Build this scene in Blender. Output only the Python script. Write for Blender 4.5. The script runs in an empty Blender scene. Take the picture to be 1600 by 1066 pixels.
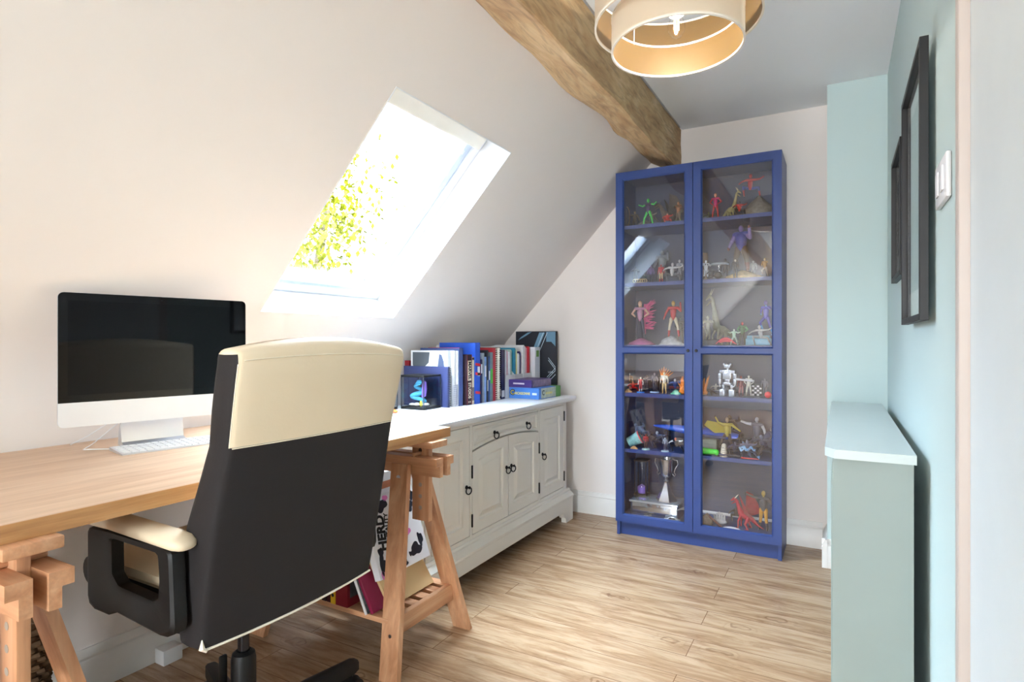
import bpy, bmesh, math, random
from math import sin, cos, pi, radians as rad
from mathutils import Vector, Matrix
random.seed(7)
S = bpy.context.scene
COL = S.collection
# ------------------------------------------------------------------ camera
YAW = rad(29.2); FPX = 918.0; CAMH = 1.08
cd = bpy.data.cameras.new('camera'); cam = bpy.data.objects.new('camera', cd); COL.objects.link(cam)
cam.location = (0, 0, CAMH); cam.rotation_euler = (pi/2, 0, YAW)
cd.sensor_fit = 'HORIZONTAL'; cd.sensor_width = 36; cd.lens = 36*FPX/1600; cd.clip_start = .02
S.camera = cam
S.view_settings.view_transform = 'Standard'; S.view_settings.look = 'None'
S.view_settings.gamma = 1; S.view_settings.exposure = 0.36
try: S.view_settings.use_curve_mapping = False
except Exception: pass
# ------------------------------------------------------------------ sky
W = bpy.data.worlds.new('sky'); S.world = W; W.use_nodes = True
wn = W.node_tree; wn.nodes.clear()
wo = wn.nodes.new('ShaderNodeOutputWorld'); wb = wn.nodes.new('ShaderNodeBackground')
wb.inputs[0].default_value = (.68, .84, 1, 1)
tcw = wn.nodes.new('ShaderNodeTexCoord'); sxw = wn.nodes.new('ShaderNodeSeparateXYZ'); crw = wn.nodes.new('ShaderNodeValToRGB')
wn.links.new(tcw.outputs['Generated'], sxw.inputs[0]); wn.links.new(sxw.outputs[2], crw.inputs[0])   # sky strength graded, dim at horizon and strongest overhead, to light the floor
crw.color_ramp.elements[0].position = .0; crw.color_ramp.elements[0].color = (.02, .02, .02, 1)
crw.color_ramp.elements[1].position = .85; crw.color_ramp.elements[1].color = (1, 1, 1, 1)
e_ = crw.color_ramp.elements.new(.15); e_.color = (.065, .065, .065, 1); e_ = crw.color_ramp.elements.new(.4); e_.color = (.32, .32, .32, 1)
mlw = wn.nodes.new('ShaderNodeMath'); mlw.operation = 'MULTIPLY'; mlw.inputs[1].default_value = 72.0
wn.links.new(crw.outputs[0], mlw.inputs[0]); wn.links.new(mlw.outputs[0], wb.inputs[1])
wn.links.new(wb.outputs[0], wo.inputs[0])
def lamp(name, kind, loc, rot, energy, color, size=None, sy=None, portal=False):
    l = bpy.data.lights.new(name, kind); o = bpy.data.objects.new(name, l); COL.objects.link(o)
    o.location = loc; o.rotation_euler = rot; l.energy = energy; l.color = color
    if kind == 'AREA':
        l.shape = 'RECTANGLE'; l.size = size; l.size_y = sy or size
    elif size is not None: l.shadow_soft_size = size
    return o
# unseen fill lights added behind the camera; skylight daylight comes from the sky
REARY = -3.60
lamp('rear_fill_light', 'AREA', (-.12, REARY+.03, 1.15), (pi/2, 0, 0), 114, (.94, .97, 1), .46, 1.9)  # added area fill set in the invented rear opening
lamp('upward_fill_light', 'AREA', (-.28, -1.5, 1.35), (rad(145), 0, 0), 1.5, (1, .97, .94), .5, .5)  # added fill aimed at the ceiling, no uplighter stands there
BULB = (-.402, 1.666, 1.975)
lamp('pendant_bulb_light', 'POINT', (BULB[0], BULB[1], BULB[2]-.005), (0, 0, 0), 5.5, (1, .95, .89), .008)

# ------------------------------------------------------------------ helpers
def lin(c):
    c = c/255.0
    return c/12.92 if c <= .04045 else ((c+.055)/1.055)**2.4
def rgb(r, g, b): return (lin(r), lin(g), lin(b), 1)
MATS = {}
def mat(name, col, rough=.5, metal=0, spec=.5, coat=0, bump=0, bscale=60, var=0, vscale=8, trans=0, ior=1.45, emit=None, estr=0, alpha=None, stretch=(1,1,1), sheen=0, sss=0):
    if name in MATS: return MATS[name]
    m = bpy.data.materials.new(name); m.use_nodes = True; MATS[name] = m
    nt = m.node_tree; p = nt.nodes['Principled BSDF']
    p.inputs['Base Color'].default_value = col
    p.inputs['Roughness'].default_value = rough; p.inputs['Metallic'].default_value = metal
    p.inputs['Specular IOR Level'].default_value = spec; p.inputs['Coat Weight'].default_value = coat
    p.inputs['Transmission Weight'].default_value = trans; p.inputs['IOR'].default_value = ior
    if sheen: p.inputs['Sheen Weight'].default_value = sheen
    if emit: p.inputs['Emission Color'].default_value = emit; p.inputs['Emission Strength'].default_value = estr
    tc = nt.nodes.new('ShaderNodeTexCoord'); mp = nt.nodes.new('ShaderNodeMapping'); mp.inputs['Scale'].default_value = stretch
    nt.links.new(tc.outputs['Object'], mp.inputs[0])
    nz = nt.nodes.new('ShaderNodeTexNoise'); nz.inputs['Scale'].default_value = vscale; nz.inputs['Detail'].default_value = 4
    nt.links.new(mp.outputs[0], nz.inputs[0])
    v = var or .03
    mx = nt.nodes.new('ShaderNodeMix'); mx.data_type = 'RGBA'; mx.blend_type = 'MULTIPLY'; mx.inputs[0].default_value = 1
    rmp = nt.nodes.new('ShaderNodeMapRange'); rmp.inputs[1].default_value = .25; rmp.inputs[2].default_value = .75
    rmp.inputs[3].default_value = 1-v; rmp.inputs[4].default_value = 1+v*.5
    nt.links.new(nz.outputs[0], rmp.inputs[0]); mx.inputs[6].default_value = col
    nt.links.new(rmp.outputs[0], mx.inputs[7]); nt.links.new(mx.outputs[2], p.inputs['Base Color'])
    if bump:
        nb = nt.nodes.new('ShaderNodeTexNoise'); nb.inputs['Scale'].default_value = bscale; nb.inputs['Detail'].default_value = 3
        nt.links.new(mp.outputs[0], nb.inputs[0])
        b = nt.nodes.new('ShaderNodeBump'); b.inputs['Strength'].default_value = bump; b.inputs['Distance'].default_value = .002
        nt.links.new(nb.outputs[0], b.inputs['Height']); nt.links.new(b.outputs[0], p.inputs['Normal'])
    return m
def glassmat(name, tint=(1, 1, 1, 1), ior=1.5, refl=1.0):
    if name in MATS: return MATS[name]
    m = bpy.data.materials.new(name); m.use_nodes = True; MATS[name] = m
    nt = m.node_tree; nt.nodes.clear()
    o = nt.nodes.new('ShaderNodeOutputMaterial'); t = nt.nodes.new('ShaderNodeBsdfTransparent'); g = nt.nodes.new('ShaderNodeBsdfGlossy')
    g.inputs['Roughness'].default_value = .005; t.inputs[0].default_value = tint
    f = nt.nodes.new('ShaderNodeLayerWeight'); f.inputs[0].default_value = .5
    pw = nt.nodes.new('ShaderNodeMath'); pw.operation = 'POWER'; pw.inputs[1].default_value = 5; nt.links.new(f.outputs['Facing'], pw.inputs[0])
    f0 = ((ior-1)/(ior+1))**2
    mu = nt.nodes.new('ShaderNodeMath'); mu.operation = 'MULTIPLY_ADD'; mu.inputs[1].default_value = (1-f0)*refl; mu.inputs[2].default_value = f0*refl; mu.use_clamp = True
    mx = nt.nodes.new('ShaderNodeMixShader')
    nt.links.new(pw.outputs[0], mu.inputs[0]); nt.links.new(mu.outputs[0], mx.inputs[0])
    nt.links.new(t.outputs[0], mx.inputs[1]); nt.links.new(g.outputs[0], mx.inputs[2]); nt.links.new(mx.outputs[0], o.inputs[0])
    return m
def woodmat(name, c1, c2, c3, axis='X', rough=.5, scale=1.0, coat=0, knots=False, bump=.15):
    """wood with grain running along an axis of the object"""
    if name in MATS: return MATS[name]
    m = bpy.data.materials.new(name); m.use_nodes = True; MATS[name] = m
    nt = m.node_tree; N = nt.nodes; L = nt.links; p = N['Principled BSDF']
    p.inputs['Roughness'].default_value = rough; p.inputs['Coat Weight'].default_value = coat
    tc = N.new('ShaderNodeTexCoord'); mp = N.new('ShaderNodeMapping')
    s = {'X': (.9, 14, 14), 'Y': (14, .9, 14), 'Z': (14, 14, .9)}[axis]
    mp.inputs['Scale'].default_value = tuple(q*scale for q in s)
    L.new(tc.outputs['Object'], mp.inputs[0])
    n1 = N.new('ShaderNodeTexNoise'); n1.inputs['Scale'].default_value = 1.6; n1.inputs['Detail'].default_value = 6; n1.inputs['Distortion'].default_value = .8
    n2 = N.new('ShaderNodeTexNoise'); n2.inputs['Scale'].default_value = 9; n2.inputs['Detail'].default_value = 4
    L.new(mp.outputs[0], n1.inputs[0]); L.new(mp.outputs[0], n2.inputs[0])
    cr = N.new('ShaderNodeValToRGB'); e = cr.color_ramp.elements
    e[0].position = .3; e[0].color = c1; e[1].position = .7; e[1].color = c3
    x = e.new(.5); x.color = c2
    L.new(n1.outputs[0], cr.inputs[0])
    mx = N.new('ShaderNodeMix'); mx.data_type = 'RGBA'; mx.blend_type = 'MULTIPLY'; mx.inputs[0].default_value = .35
    L.new(cr.outputs[0], mx.inputs[6]); L.new(n2.outputs[0], mx.inputs[7])
    g = N.new('ShaderNodeMix'); g.data_type = 'RGBA'; g.blend_type = 'ADD'; g.inputs[0].default_value = .12
    L.new(mx.outputs[2], g.inputs[6]); L.new(cr.outputs[0], g.inputs[7])
    L.new(g.outputs[2], p.inputs['Base Color'])
    b = N.new('ShaderNodeBump'); b.inputs['Strength'].default_value = bump; b.inputs['Distance'].default_value = .001
    L.new(n2.outputs[0], b.inputs['Height']); L.new(b.outputs[0], p.inputs['Normal'])
    return m

class MB:
    """collects shapes for one mesh object"""
    def __init__(s): s.bm = bmesh.new(); s.M = Matrix.Identity(4); s.mi = 0
    def _add(s, tmp):
        me = bpy.data.meshes.new('tmp'); tmp.to_mesh(me); tmp.free()
        me.transform(s.M)
        n0 = len(s.bm.faces); s.bm.from_mesh(me); s.bm.faces.ensure_lookup_table()
        for i in range(n0, len(s.bm.faces)): s.bm.faces[i].material_index = s.mi
        bpy.data.meshes.remove(me)
    def box(s, x0, x1, y0, y1, z0, z1, r=0, seg=2):
        t = bmesh.new(); bmesh.ops.create_cube(t, size=1)
        for v in t.verts: v.co = Vector(((x0+x1)/2+v.co.x*(x1-x0), (y0+y1)/2+v.co.y*(y1-y0), (z0+z1)/2+v.co.z*(z1-z0)))
        if r: bmesh.ops.bevel(t, geom=t.edges[:], offset=r, segments=seg, affect='EDGES', profile=.5)
        s._add(t); return s
    def raw(s, vs, fs):
        t = bmesh.new(); b = [t.verts.new(v) for v in vs]
        for f in fs:
            try: t.faces.new([b[i] for i in f])
            except ValueError: pass
        bmesh.ops.recalc_face_normals(t, faces=t.faces[:])
        s._add(t); return s
    def rings(s, rs, cap0=True, cap1=True, closed=True):
        n = len(rs[0]); vs = [p for r in rs for p in r]; fs = []
        for i in range(len(rs)-1):
            for j in range(n if closed else n-1):
                a = i*n+j; b = i*n+(j+1) % n
                fs.append((a, b, b+n, a+n))
        if cap0: fs.append(tuple(range(n))[::-1])
        if cap1: fs.append(tuple(range((len(rs)-1)*n, len(rs)*n)))
        return s.raw(vs, fs)
    def prism(s, pts, axis, a, b):
        """polygon pts (2d) extruded along axis from a to b"""
        def P(p, t):
            return {'X': (t, p[0], p[1]), 'Y': (p[0], t, p[1]), 'Z': (p[0], p[1], t)}[axis]
        return s.rings([[P(p, a) for p in pts], [P(p, b) for p in pts]])
    def tube(s, pts, r, n=8, caps=True):
        if not isinstance(r, (list, tuple)): r = [r]*len(pts)
        pts = [Vector(p) for p in pts]; rs = []
        up = Vector((0, 0, 1))
        for i, p in enumerate(pts):
            d = (pts[min(i+1, len(pts)-1)]-pts[max(i-1, 0)])
            if d.length < 1e-9: d = Vector((0, 0, 1))
            d.normalize()
            if i == 0:
                u = d.cross(up)
                if u.length < .1: u = d.cross(Vector((1, 0, 0)))
            else: u = u - d*u.dot(d)
            u.normalize(); w = d.cross(u)
            rs.append([p+(u*cos(2*pi*k/n)+w*sin(2*pi*k/n))*r[i] for k in range(n)])
        return s.rings(rs, caps, caps)
    def lathe(s, prof, c=(0, 0, 0), n=24, cap=True):
        rs = [[(c[0]+r*cos(2*pi*k/n), c[1]+r*sin(2*pi*k/n), c[2]+z) for k in range(n)] for r, z in prof]
        return s.rings(rs, cap, cap)
    def ball(s, c, r, n=10, m=6):
        if not isinstance(r, (list, tuple)): r = (r, r, r)
        rs = []
        for i in range(m+1):
            a = -pi/2+pi*i/m; q = max(cos(a), .02)
            rs.append([(c[0]+r[0]*q*cos(2*pi*k/n), c[1]+r[1]*q*sin(2*pi*k/n), c[2]+r[2]*sin(a)) for k in range(n)])
        return s.rings(rs)
    def limb(s, p, q, r1, r2, n=8):
        p = Vector(p); q = Vector(q); d = (q-p)
        if d.length < 1e-6: return s
        d.normalize()
        pts = [p-d*r1*.92, p-d*r1*.6, p, q, q+d*r2*.6, q+d*r2*.92]
        return s.tube(pts, [r1*.35, r1*.8, r1, r2, r2*.8, r2*.35], n)
    def build(s, name, m, parent=None, smooth=40, loc=None):
        me = bpy.data.meshes.new(name)
        ang = rad(smooth)
        for e in s.bm.edges:
            if len(e.link_faces) == 2: e.smooth = e.calc_face_angle(0) < ang
        for f in s.bm.faces: f.smooth = True
        s.bm.to_mesh(me); s.bm.free()
        for x in (m if isinstance(m, (list, tuple)) else [m]): me.materials.append(x)
        o = bpy.data.objects.new(name, me); COL.objects.link(o)
        if parent is not None:
            o.parent = parent
        if loc: o.location = loc
        return o
def tag(o, label, cat, group=None):
    o['label'] = label; o['category'] = cat
    if group: o['group'] = group
    return o
def struct(o, label=None):
    o['kind'] = 'structure'
    if label: o['label'] = label
    return o
def thing(name, label, cat, loc=(0, 0, 0), rz=0, group=None):
    o = bpy.data.objects.new(name, None); COL.objects.link(o); o.location = loc; o.rotation_euler = (0, 0, rz)
    o.empty_display_size = .05
    return tag(o, label, cat, group)
def T(x=0, y=0, z=0): return Matrix.Translation((x, y, z))
def Rm(a, ax): return Matrix.Rotation(a, 4, ax)
def text(s, size, M, m, parent, name='lettering', extrude=.0004, sx=1.0, bold=0):
    cu = bpy.data.curves.new(name, 'FONT'); cu.body = s; cu.size = size; cu.extrude = extrude
    cu.align_x = 'CENTER'; cu.align_y = 'CENTER'; cu.offset = bold
    o = bpy.data.objects.new('t', cu); COL.objects.link(o)
    bpy.context.view_layer.update()
    dg = bpy.context.evaluated_depsgraph_get()
    me = bpy.data.meshes.new_from_object(o.evaluated_get(dg))
    bpy.data.objects.remove(o); me.transform(Matrix.Diagonal((sx, 1, 1, 1))); me.transform(M)
    me.materials.clear(); me.materials.append(m)
    r = bpy.data.objects.new(name, me); COL.objects.link(r); r.parent = parent
    return r
# text facing directions: local x -> reading direction, local y -> up of letters
def frame(o, xd, yd):
    x = Vector(xd).normalized(); y = Vector(yd).normalized(); z = x.cross(y)
    m = Matrix((x, y, z)).transposed().to_4x4(); m.translation = Vector(o); return m
def dirpx(px):
    a = (px-800)/FPX
    return (-sin(YAW)+cos(YAW)*a, cos(YAW)+sin(YAW)*a)
def xat(px, Y): d = dirpx(px); return Y*d[0]/d[1]
def yat(px, X): d = dirpx(px); return X*d[1]/d[0]
def zat(py, X, Y): return CAMH-(py-533)/FPX*(-sin(YAW)*X+cos(YAW)*Y)

# ------------------------------------------------------------------ materials
cream = mat('cream_wall_paint', rgb(240, 233, 228), .9, spec=.2, bump=.12, bscale=25, var=.02, vscale=2)
ceilp = mat('white_ceiling_paint', rgb(244, 246, 248), .9, spec=.2, bump=.1, bscale=20, var=.02, vscale=2)
green = mat('pale_green_wall_paint', rgb(196, 214, 213), .8, spec=.3, bump=.08, bscale=30, var=.02, vscale=2)
white = mat('white_gloss_paint', rgb(240, 241, 243), .35, spec=.5)
plast = mat('white_plastic', rgb(240, 240, 242), .3)
black = mat('black_plastic', rgb(9, 9, 10), .5)
blackmetal = mat('black_iron', rgb(25, 25, 26), .4, metal=.6)
steel = mat('brushed_steel', rgb(190, 190, 195), .3, metal=1)
alu = mat('silver_aluminium', rgb(215, 218, 224), .32, metal=.85)

# ------------------------------------------------------------------ room shell
BW = 3.46; KW = -2.03; KZ = 1.02; CZ = 2.306; RW = .19
SL = 1.071
def sx_(z): return KW+(z-KZ)/SL                                   # slope x at height z
# floor with plank material
fm = bpy.data.materials.new('oak_laminate_planks'); fm.use_nodes = True
nt = fm.node_tree; N = nt.nodes; L = nt.links; p = N['Principled BSDF']
tc = N.new('ShaderNodeTexCoord')
br = N.new('ShaderNodeTexBrick'); br.offset = .37; br.offset_frequency = 2
br.inputs['Scale'].default_value = 1; br.inputs['Brick Width'].default_value = 1.25; br.inputs['Row Height'].default_value = .128
br.inputs['Mortar Size'].default_value = .0014; br.inputs['Mortar Smooth'].default_value = .3; br.inputs['Bias'].default_value = 0
br.inputs['Color1'].default_value = (0, 0, 0, 1); br.inputs['Color2'].default_value = (1, 1, 1, 1); br.inputs['Mortar'].default_value = (.5, .5, .5, 1)
L.new(tc.outputs['Object'], br.inputs[0])
mp = N.new('ShaderNodeMapping'); mp.inputs['Scale'].default_value = (1.5, 10, 1); L.new(tc.outputs['Object'], mp.inputs[0])
off = N.new('ShaderNodeVectorMath'); off.operation = 'ADD'; L.new(mp.outputs[0], off.inputs[0])
sc = N.new('ShaderNodeVectorMath'); sc.operation = 'SCALE'; sc.inputs['Scale'].default_value = 37; L.new(br.outputs['Color'], sc.inputs[0]); L.new(sc.outputs[0], off.inputs[1])
n1 = N.new('ShaderNodeTexNoise'); n1.inputs['Scale'].default_value = 2.2; n1.inputs['Detail'].default_value = 9; n1.inputs['Roughness'].default_value = .68; n1.inputs['Distortion'].default_value = .7
L.new(off.outputs[0], n1.inputs[0])
cr = N.new('ShaderNodeValToRGB'); e = cr.color_ramp.elements
e[0].position = .22; e[0].color = rgb(120, 86, 62); e[1].position = .8; e[1].color = rgb(198, 168, 138)
x = e.new(.44); x.color = rgb(164, 130, 98); x = e.new(.56); x.color = rgb(184, 153, 122)
L.new(n1.outputs[0], cr.inputs[0])
mp2 = N.new('ShaderNodeMapping'); mp2.inputs['Scale'].default_value = (6, 60, 1); L.new(tc.outputs['Object'], mp2.inputs[0])
n2 = N.new('ShaderNodeTexNoise'); n2.inputs['Scale'].default_value = 2; n2.inputs['Detail'].default_value = 5; n2.inputs['Distortion'].default_value = .6; L.new(mp2.outputs[0], n2.inputs[0])
r2 = N.new('ShaderNodeMapRange'); r2.inputs[1].default_value = .3; r2.inputs[2].default_value = .55; r2.inputs[3].default_value = .86; r2.inputs[4].default_value = 1.0; L.new(n2.outputs[0], r2.inputs[0])
m1 = N.new('ShaderNodeMix'); m1.data_type = 'RGBA'; m1.blend_type = 'MULTIPLY'; m1.inputs[0].default_value = 1; L.new(cr.outputs[0], m1.inputs[6]); L.new(r2.outputs[0], m1.inputs[7])
# knots
vo = N.new('ShaderNodeTexVoronoi'); vo.inputs['Scale'].default_value = 1; vo.inputs['Randomness'].default_value = 1
mp3 = N.new('ShaderNodeMapping'); mp3.inputs['Scale'].default_value = (2.6, 5.2, 1); L.new(tc.outputs['Object'], mp3.inputs[0])
dn = N.new('ShaderNodeTexNoise'); dn.inputs['Scale'].default_value = 14; L.new(tc.outputs['Object'], dn.inputs[0])
ad = N.new('ShaderNodeVectorMath'); ad.operation = 'MULTIPLY_ADD'; ad.inputs[1].default_value = (.35, .35, 0); L.new(dn.outputs['Color'], ad.inputs[0]); L.new(mp3.outputs[0], ad.inputs[2])
L.new(ad.outputs[0], vo.inputs[0])
wv = N.new('ShaderNodeMath'); wv.operation = 'SINE'; ml = N.new('ShaderNodeMath'); ml.operation = 'MULTIPLY'; ml.inputs[1].default_value = 75; L.new(vo.outputs['Distance'], ml.inputs[0]); L.new(ml.outputs[0], wv.inputs[0])
fall = N.new('ShaderNodeMapRange'); fall.inputs[1].default_value = .07; fall.inputs[2].default_value = .22; fall.inputs[3].default_value = .55; fall.inputs[4].default_value = 0; L.new(vo.outputs['Distance'], fall.inputs[0])
wr = N.new('ShaderNodeMapRange'); wr.inputs[1].default_value = .1; wr.inputs[2].default_value = 1; L.new(wv.outputs[0], wr.inputs[0])
km = N.new('ShaderNodeMath'); km.operation = 'MULTIPLY'; L.new(fall.outputs[0], km.inputs[0]); L.new(wr.outputs[0], km.inputs[1])
m3 = N.new('ShaderNodeMix'); m3.data_type = 'RGBA'; L.new(km.outputs[0], m3.inputs[0]); L.new(m1.outputs[2], m3.inputs[6]); m3.inputs[7].default_value = rgb(95, 60, 36)
m2 = N.new('ShaderNodeMix'); m2.data_type = 'RGBA'; L.new(br.outputs['Fac'], m2.inputs[0]); L.new(m3.outputs[2], m2.inputs[6]); m2.inputs[7].default_value = rgb(118, 86, 60)
L.new(m2.outputs[2], p.inputs['Base Color']); p.inputs['Roughness'].default_value = .27; p.inputs['Specular IOR Level'].default_value = .5
bp = N.new('ShaderNodeBump'); bp.inputs['Strength'].default_value = .25; bp.inputs['Distance'].default_value = .002; inv = N.new('ShaderNodeMath'); inv.operation = 'SUBTRACT'; inv.inputs[0].default_value = 1
L.new(br.outputs['Fac'], inv.inputs[1]); L.new(inv.outputs[0], bp.inputs['Height']); L.new(bp.outputs[0], p.inputs['Normal'])
struct(MB().box(KW-.1, RW+.12, REARY-.1, BW+.1, -.06, 0).build('floor', fm))
struct(MB().box(KW-.10, KW, REARY, BW, 0, KZ+.02).build('wall_left', cream))
struct(MB().box(KW-.1, RW+.1, BW, BW+.1, 0, CZ+.05).build('wall_back', cream))
struct(MB().box(RW, RW+.1, 1.285, BW, 0, CZ+.05).build('wall_right', green))
struct(MB().box(RW, RW+.1, REARY, .42, 0, CZ+.05).box(RW, RW+.1, .42, 1.285, 2.03, CZ+.05).build('wall_side', green))
struct(MB().box(-.055, RW-.0005, 3.19, BW-.0005, 0, CZ-.001).build('wall_return', green))
struct(MB().box(-.80, RW+.1, REARY, BW+.1, CZ, CZ+.06).box(-1.3, -.80, REARY, BW+.1, CZ+.02, CZ+.07).build('ceiling', ceilp))
# unseen rear wall; its glazed opening is added to hold the fill light
rw = MB()
rw.box(KW-.1, -.40, REARY-.1, REARY, 0, CZ).box(.16, RW+.1, REARY-.1, REARY, 0, CZ).box(-.40, .16, REARY-.1, REARY, 0, .1).box(-.40, .16, REARY-.1, REARY, 2.2, CZ)
struct(rw.build('wall_rear', cream))
wf = struct(MB().box(-.40, -.36, REARY-.07, REARY-.02, .1, 2.2).box(.12, .16, REARY-.07, REARY-.02, .1, 2.2).box(-.36, .12, REARY-.07, REARY-.02, .1, .15).box(-.36, .12, REARY-.07, REARY-.02, 2.15, 2.2).build('added_rear_window', white))
MB().box(-.36, .12, REARY-.05, REARY-.045, .15, 2.15).build('pane', glassmat('window_glass')).parent = wf

# sloping ceiling in its own frame: u along Y, v up the slope, n outward (above the room)
ph = math.atan(SL); SM = Matrix(((0, cos(ph), -sin(ph), KW), (1, 0, 0, 0), (0, sin(ph), cos(ph), KZ), (0, 0, 0, 1)))
def vof(z): return (z-KZ)/sin(ph)
V0 = vof(1.188); V1 = vof(1.884); U0 = 1.44; U1 = 2.185; VT = vof(CZ+.06); TH = .26
sl = MB(); sl.M = SM
sl.box(REARY, U0, 0, VT, 0, TH).box(U1, BW, 0, VT, 0, TH).box(U0, U1, 0, V0, 0, TH).box(U0, U1, V1, VT, 0, TH)
struct(sl.build('wall_slope', cream))
# soft plaster curve where the knee wall turns into the slope
t_ = .10; P0 = (KW, KZ-t_); P2 = (KW+t_*cos(ph), KZ+t_*sin(ph))
cv_ = [((1-u)**2*P0[0]+2*u*(1-u)*KW+u*u*P2[0], (1-u)**2*P0[1]+2*u*(1-u)*KZ+u*u*P2[1]) for u in [k/10 for k in range(11)]]
struct(MB().prism(cv_+[(KW-.01, KZ+.03), (KW-.02, KZ-t_)], 'Y', REARY, BW-.0005).build('trim_4', cream, smooth=60))
# the reveal lining (white), window frame, sash, glass
DP = .135
rv = MB(); rv.M = SM; t = .004
rv.box(U0, U0+t, V0, V1, -.001, DP+.06).box(U1-t, U1, V0, V1, -.001, DP+.06).box(U0+t, U1-t, V0, V0+t, -.001, DP+.06).box(U0+t, U1-t, V1-t, V1, -.001, DP+.06)
struct(rv.build('trim_1', white))
fr = MB(); fr.M = SM; a = U0+t; b = U1-t; c = V0+t; d = V1-t; w_ = .038
fr.box(a, a+w_, c, d, DP, DP+.06, .003).box(b-w_, b, c, d, DP, DP+.06, .003).box(a+w_, b-w_, c, c+w_, DP, DP+.06, .003).box(a+w_, b-w_, d-w_, d, DP, DP+.06, .003)
win = struct(fr.build('window_1', white))
sa = MB(); sa.M = SM; g = w_+.006; w2 = .042
sashm = mat('grey_white_sash', rgb(214, 224, 238), .4)
sa.box(a+g, a+g+w2, c+g, d-g, DP+.012, DP+.055, .004).box(b-g-w2, b-g, c+g, d-g, DP+.012, DP+.055, .004).box(a+g+w2, b-g-w2, c+g, c+g+w2, DP+.012, DP+.055, .004).box(a+g+w2, b-g-w2, d-g-w2, d-g, DP+.012, DP+.055, .004)
sa.build('sash', sashm, win)
gl = MB(); gl.M = SM; gl.box(a+g+w2, b-g-w2, c+g+w2, d-g-w2, DP+.035, DP+.04); gl.build('pane', glassmat('window_glass'), win)
tb = MB(); tb.M = SM; tb.box(a+.01, b-.05, d-.075, d-.012, DP-.035, DP-.001, .008); tb.build('vent_bar', mat('cream_vent_bar', rgb(246, 240, 226), .4), win)
tb = MB(); tb.M = SM; tb.box(b-.05, b-.035, d-.07, d-.055, DP-.02, DP-.001, .003); tb.box(b-.105, b-.088, d-.13, d-.11, DP-.002, DP+.011, .002).build('catch', plast, win)
cdm = MB(); cdm.M = SM; cdm.tube([(b-.15, d-.1, DP+.02), (b-.15, (c+d)/2, DP+.012), (b-.15, c+.1, DP+.02)], .0016, 6).box(b-.156, b-.144, c+.09, c+.1, DP+.012, DP+.028).build('blind_cord', mat('cord_grey', rgb(150, 150, 150), .6), win)
# skirting boards
def skirt(name, x0, x1, y0, y1, side):
    m = MB(); prof = [(0, 0), (.022, 0), (.022, .098), (.017, .104), (.019, .112), (.012, .122), (.008, .134), (0, .134)]
    if side == 'left': m.prism([(x0+p[0], p[1]) for p in prof], 'Y', y0, y1)
    elif side == 'back': m.prism([(y1-p[0], p[1]) for p in prof], 'X', x0, x1)
    elif side == 'return': m.prism([(x0-p[0], p[1]) for p in prof], 'Y', y0, y1)
    return struct(m.build(name, mat('skirting_paint', rgb(236, 234, 230), .4)))
skirt('baseboard_left', KW, 0, REARY, BW-.022, 'left')
skirt('baseboard_back', KW+.03, -.08, 0, BW, 'back')
skirt('baseboard_return', -.055, 0, 3.165, BW-.022, 'return')
skirt('baseboard_front', -.077, RW-.03, 0, 3.19, 'back')
struct(MB().box(KW+.0235, KW+.075, 1.135, 1.20, 0, .05, .003).build('trim_2', white))
# door on the right wall
struct(MB().box(RW-.012, RW+.03, 1.262, 1.296, 0, 2.06, .003).box(RW-.012, RW+.03, .41, .44, 0, 2.06, .003).box(RW-.012, RW+.03, .44, 1.262, 2.03, 2.06, .003).build('trim_3', mat('beige_door_casing', rgb(196, 184, 176), .5)))
door = struct(MB().box(RW+.004, RW+.04, .44, 1.262, .005, 2.03, .002).build('door_1', mat('white_door_paint', rgb(226, 234, 236), .5)))
MB().box(RW-.001, RW+.004, .50, .54, .98, 1.06, .001).tube([(RW+.002, .52, 1.02), (RW-.03, .52, 1.02), (RW-.035, .55, 1.02), (RW-.035, .63, 1.02)], .008, 8).build('door_handle', steel, door)

# ------------------------------------------------------------------ timber beam
bmw = bpy.data.materials.new('old_hewn_timber'); bmw.use_nodes = True
nt = bmw.node_tree; N = nt.nodes; L = nt.links; p = N['Principled BSDF']; p.inputs['Roughness'].default_value = .75
tc = N.new('ShaderNodeTexCoord'); mp = N.new('ShaderNodeMapping'); mp.inputs['Scale'].default_value = (5, 1.6, 5); L.new(tc.outputs['Object'], mp.inputs[0])
n1 = N.new('ShaderNodeTexNoise'); n1.inputs['Scale'].default_value = 2.0; n1.inputs['Detail'].default_value = 8; n1.inputs['Distortion'].default_value = .9; n1.inputs['Roughness'].default_value = .6; L.new(mp.outputs[0], n1.inputs[0])
cr = N.new('ShaderNodeValToRGB'); e = cr.color_ramp.elements
e[0].position = .26; e[0].color = rgb(146, 112, 74); e[1].position = .78; e[1].color = rgb(216, 190, 152)
x = e.new(.42); x.color = rgb(178, 144, 102); x = e.new(.58); x.color = rgb(196, 166, 124)
L.new(n1.outputs[0], cr.inputs[0])
mp2 = N.new('ShaderNodeMapping'); mp2.inputs['Scale'].default_value = (26, 3.5, 26); L.new(tc.outputs['Object'], mp2.inputs[0])
n2 = N.new('ShaderNodeTexNoise'); n2.inputs['Scale'].default_value = 2.2; n2.inputs['Detail'].default_value = 6; n2.inputs['Distortion'].default_value = .8; L.new(mp2.outputs[0], n2.inputs[0])
r2 = N.new('ShaderNodeMapRange'); r2.inputs[1].default_value = .36; r2.inputs[2].default_value = .52; r2.inputs[3].default_value = .78; r2.inputs[4].default_value = 1.05; L.new(n2.outputs[0], r2.inputs[0])
m1 = N.new('ShaderNodeMix'); m1.data_type = 'RGBA'; m1.blend_type = 'MULTIPLY'; m1.inputs[0].default_value = 1; L.new(cr.outputs[0], m1.inputs[6]); L.new(r2.outputs[0], m1.inputs[7])
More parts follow.
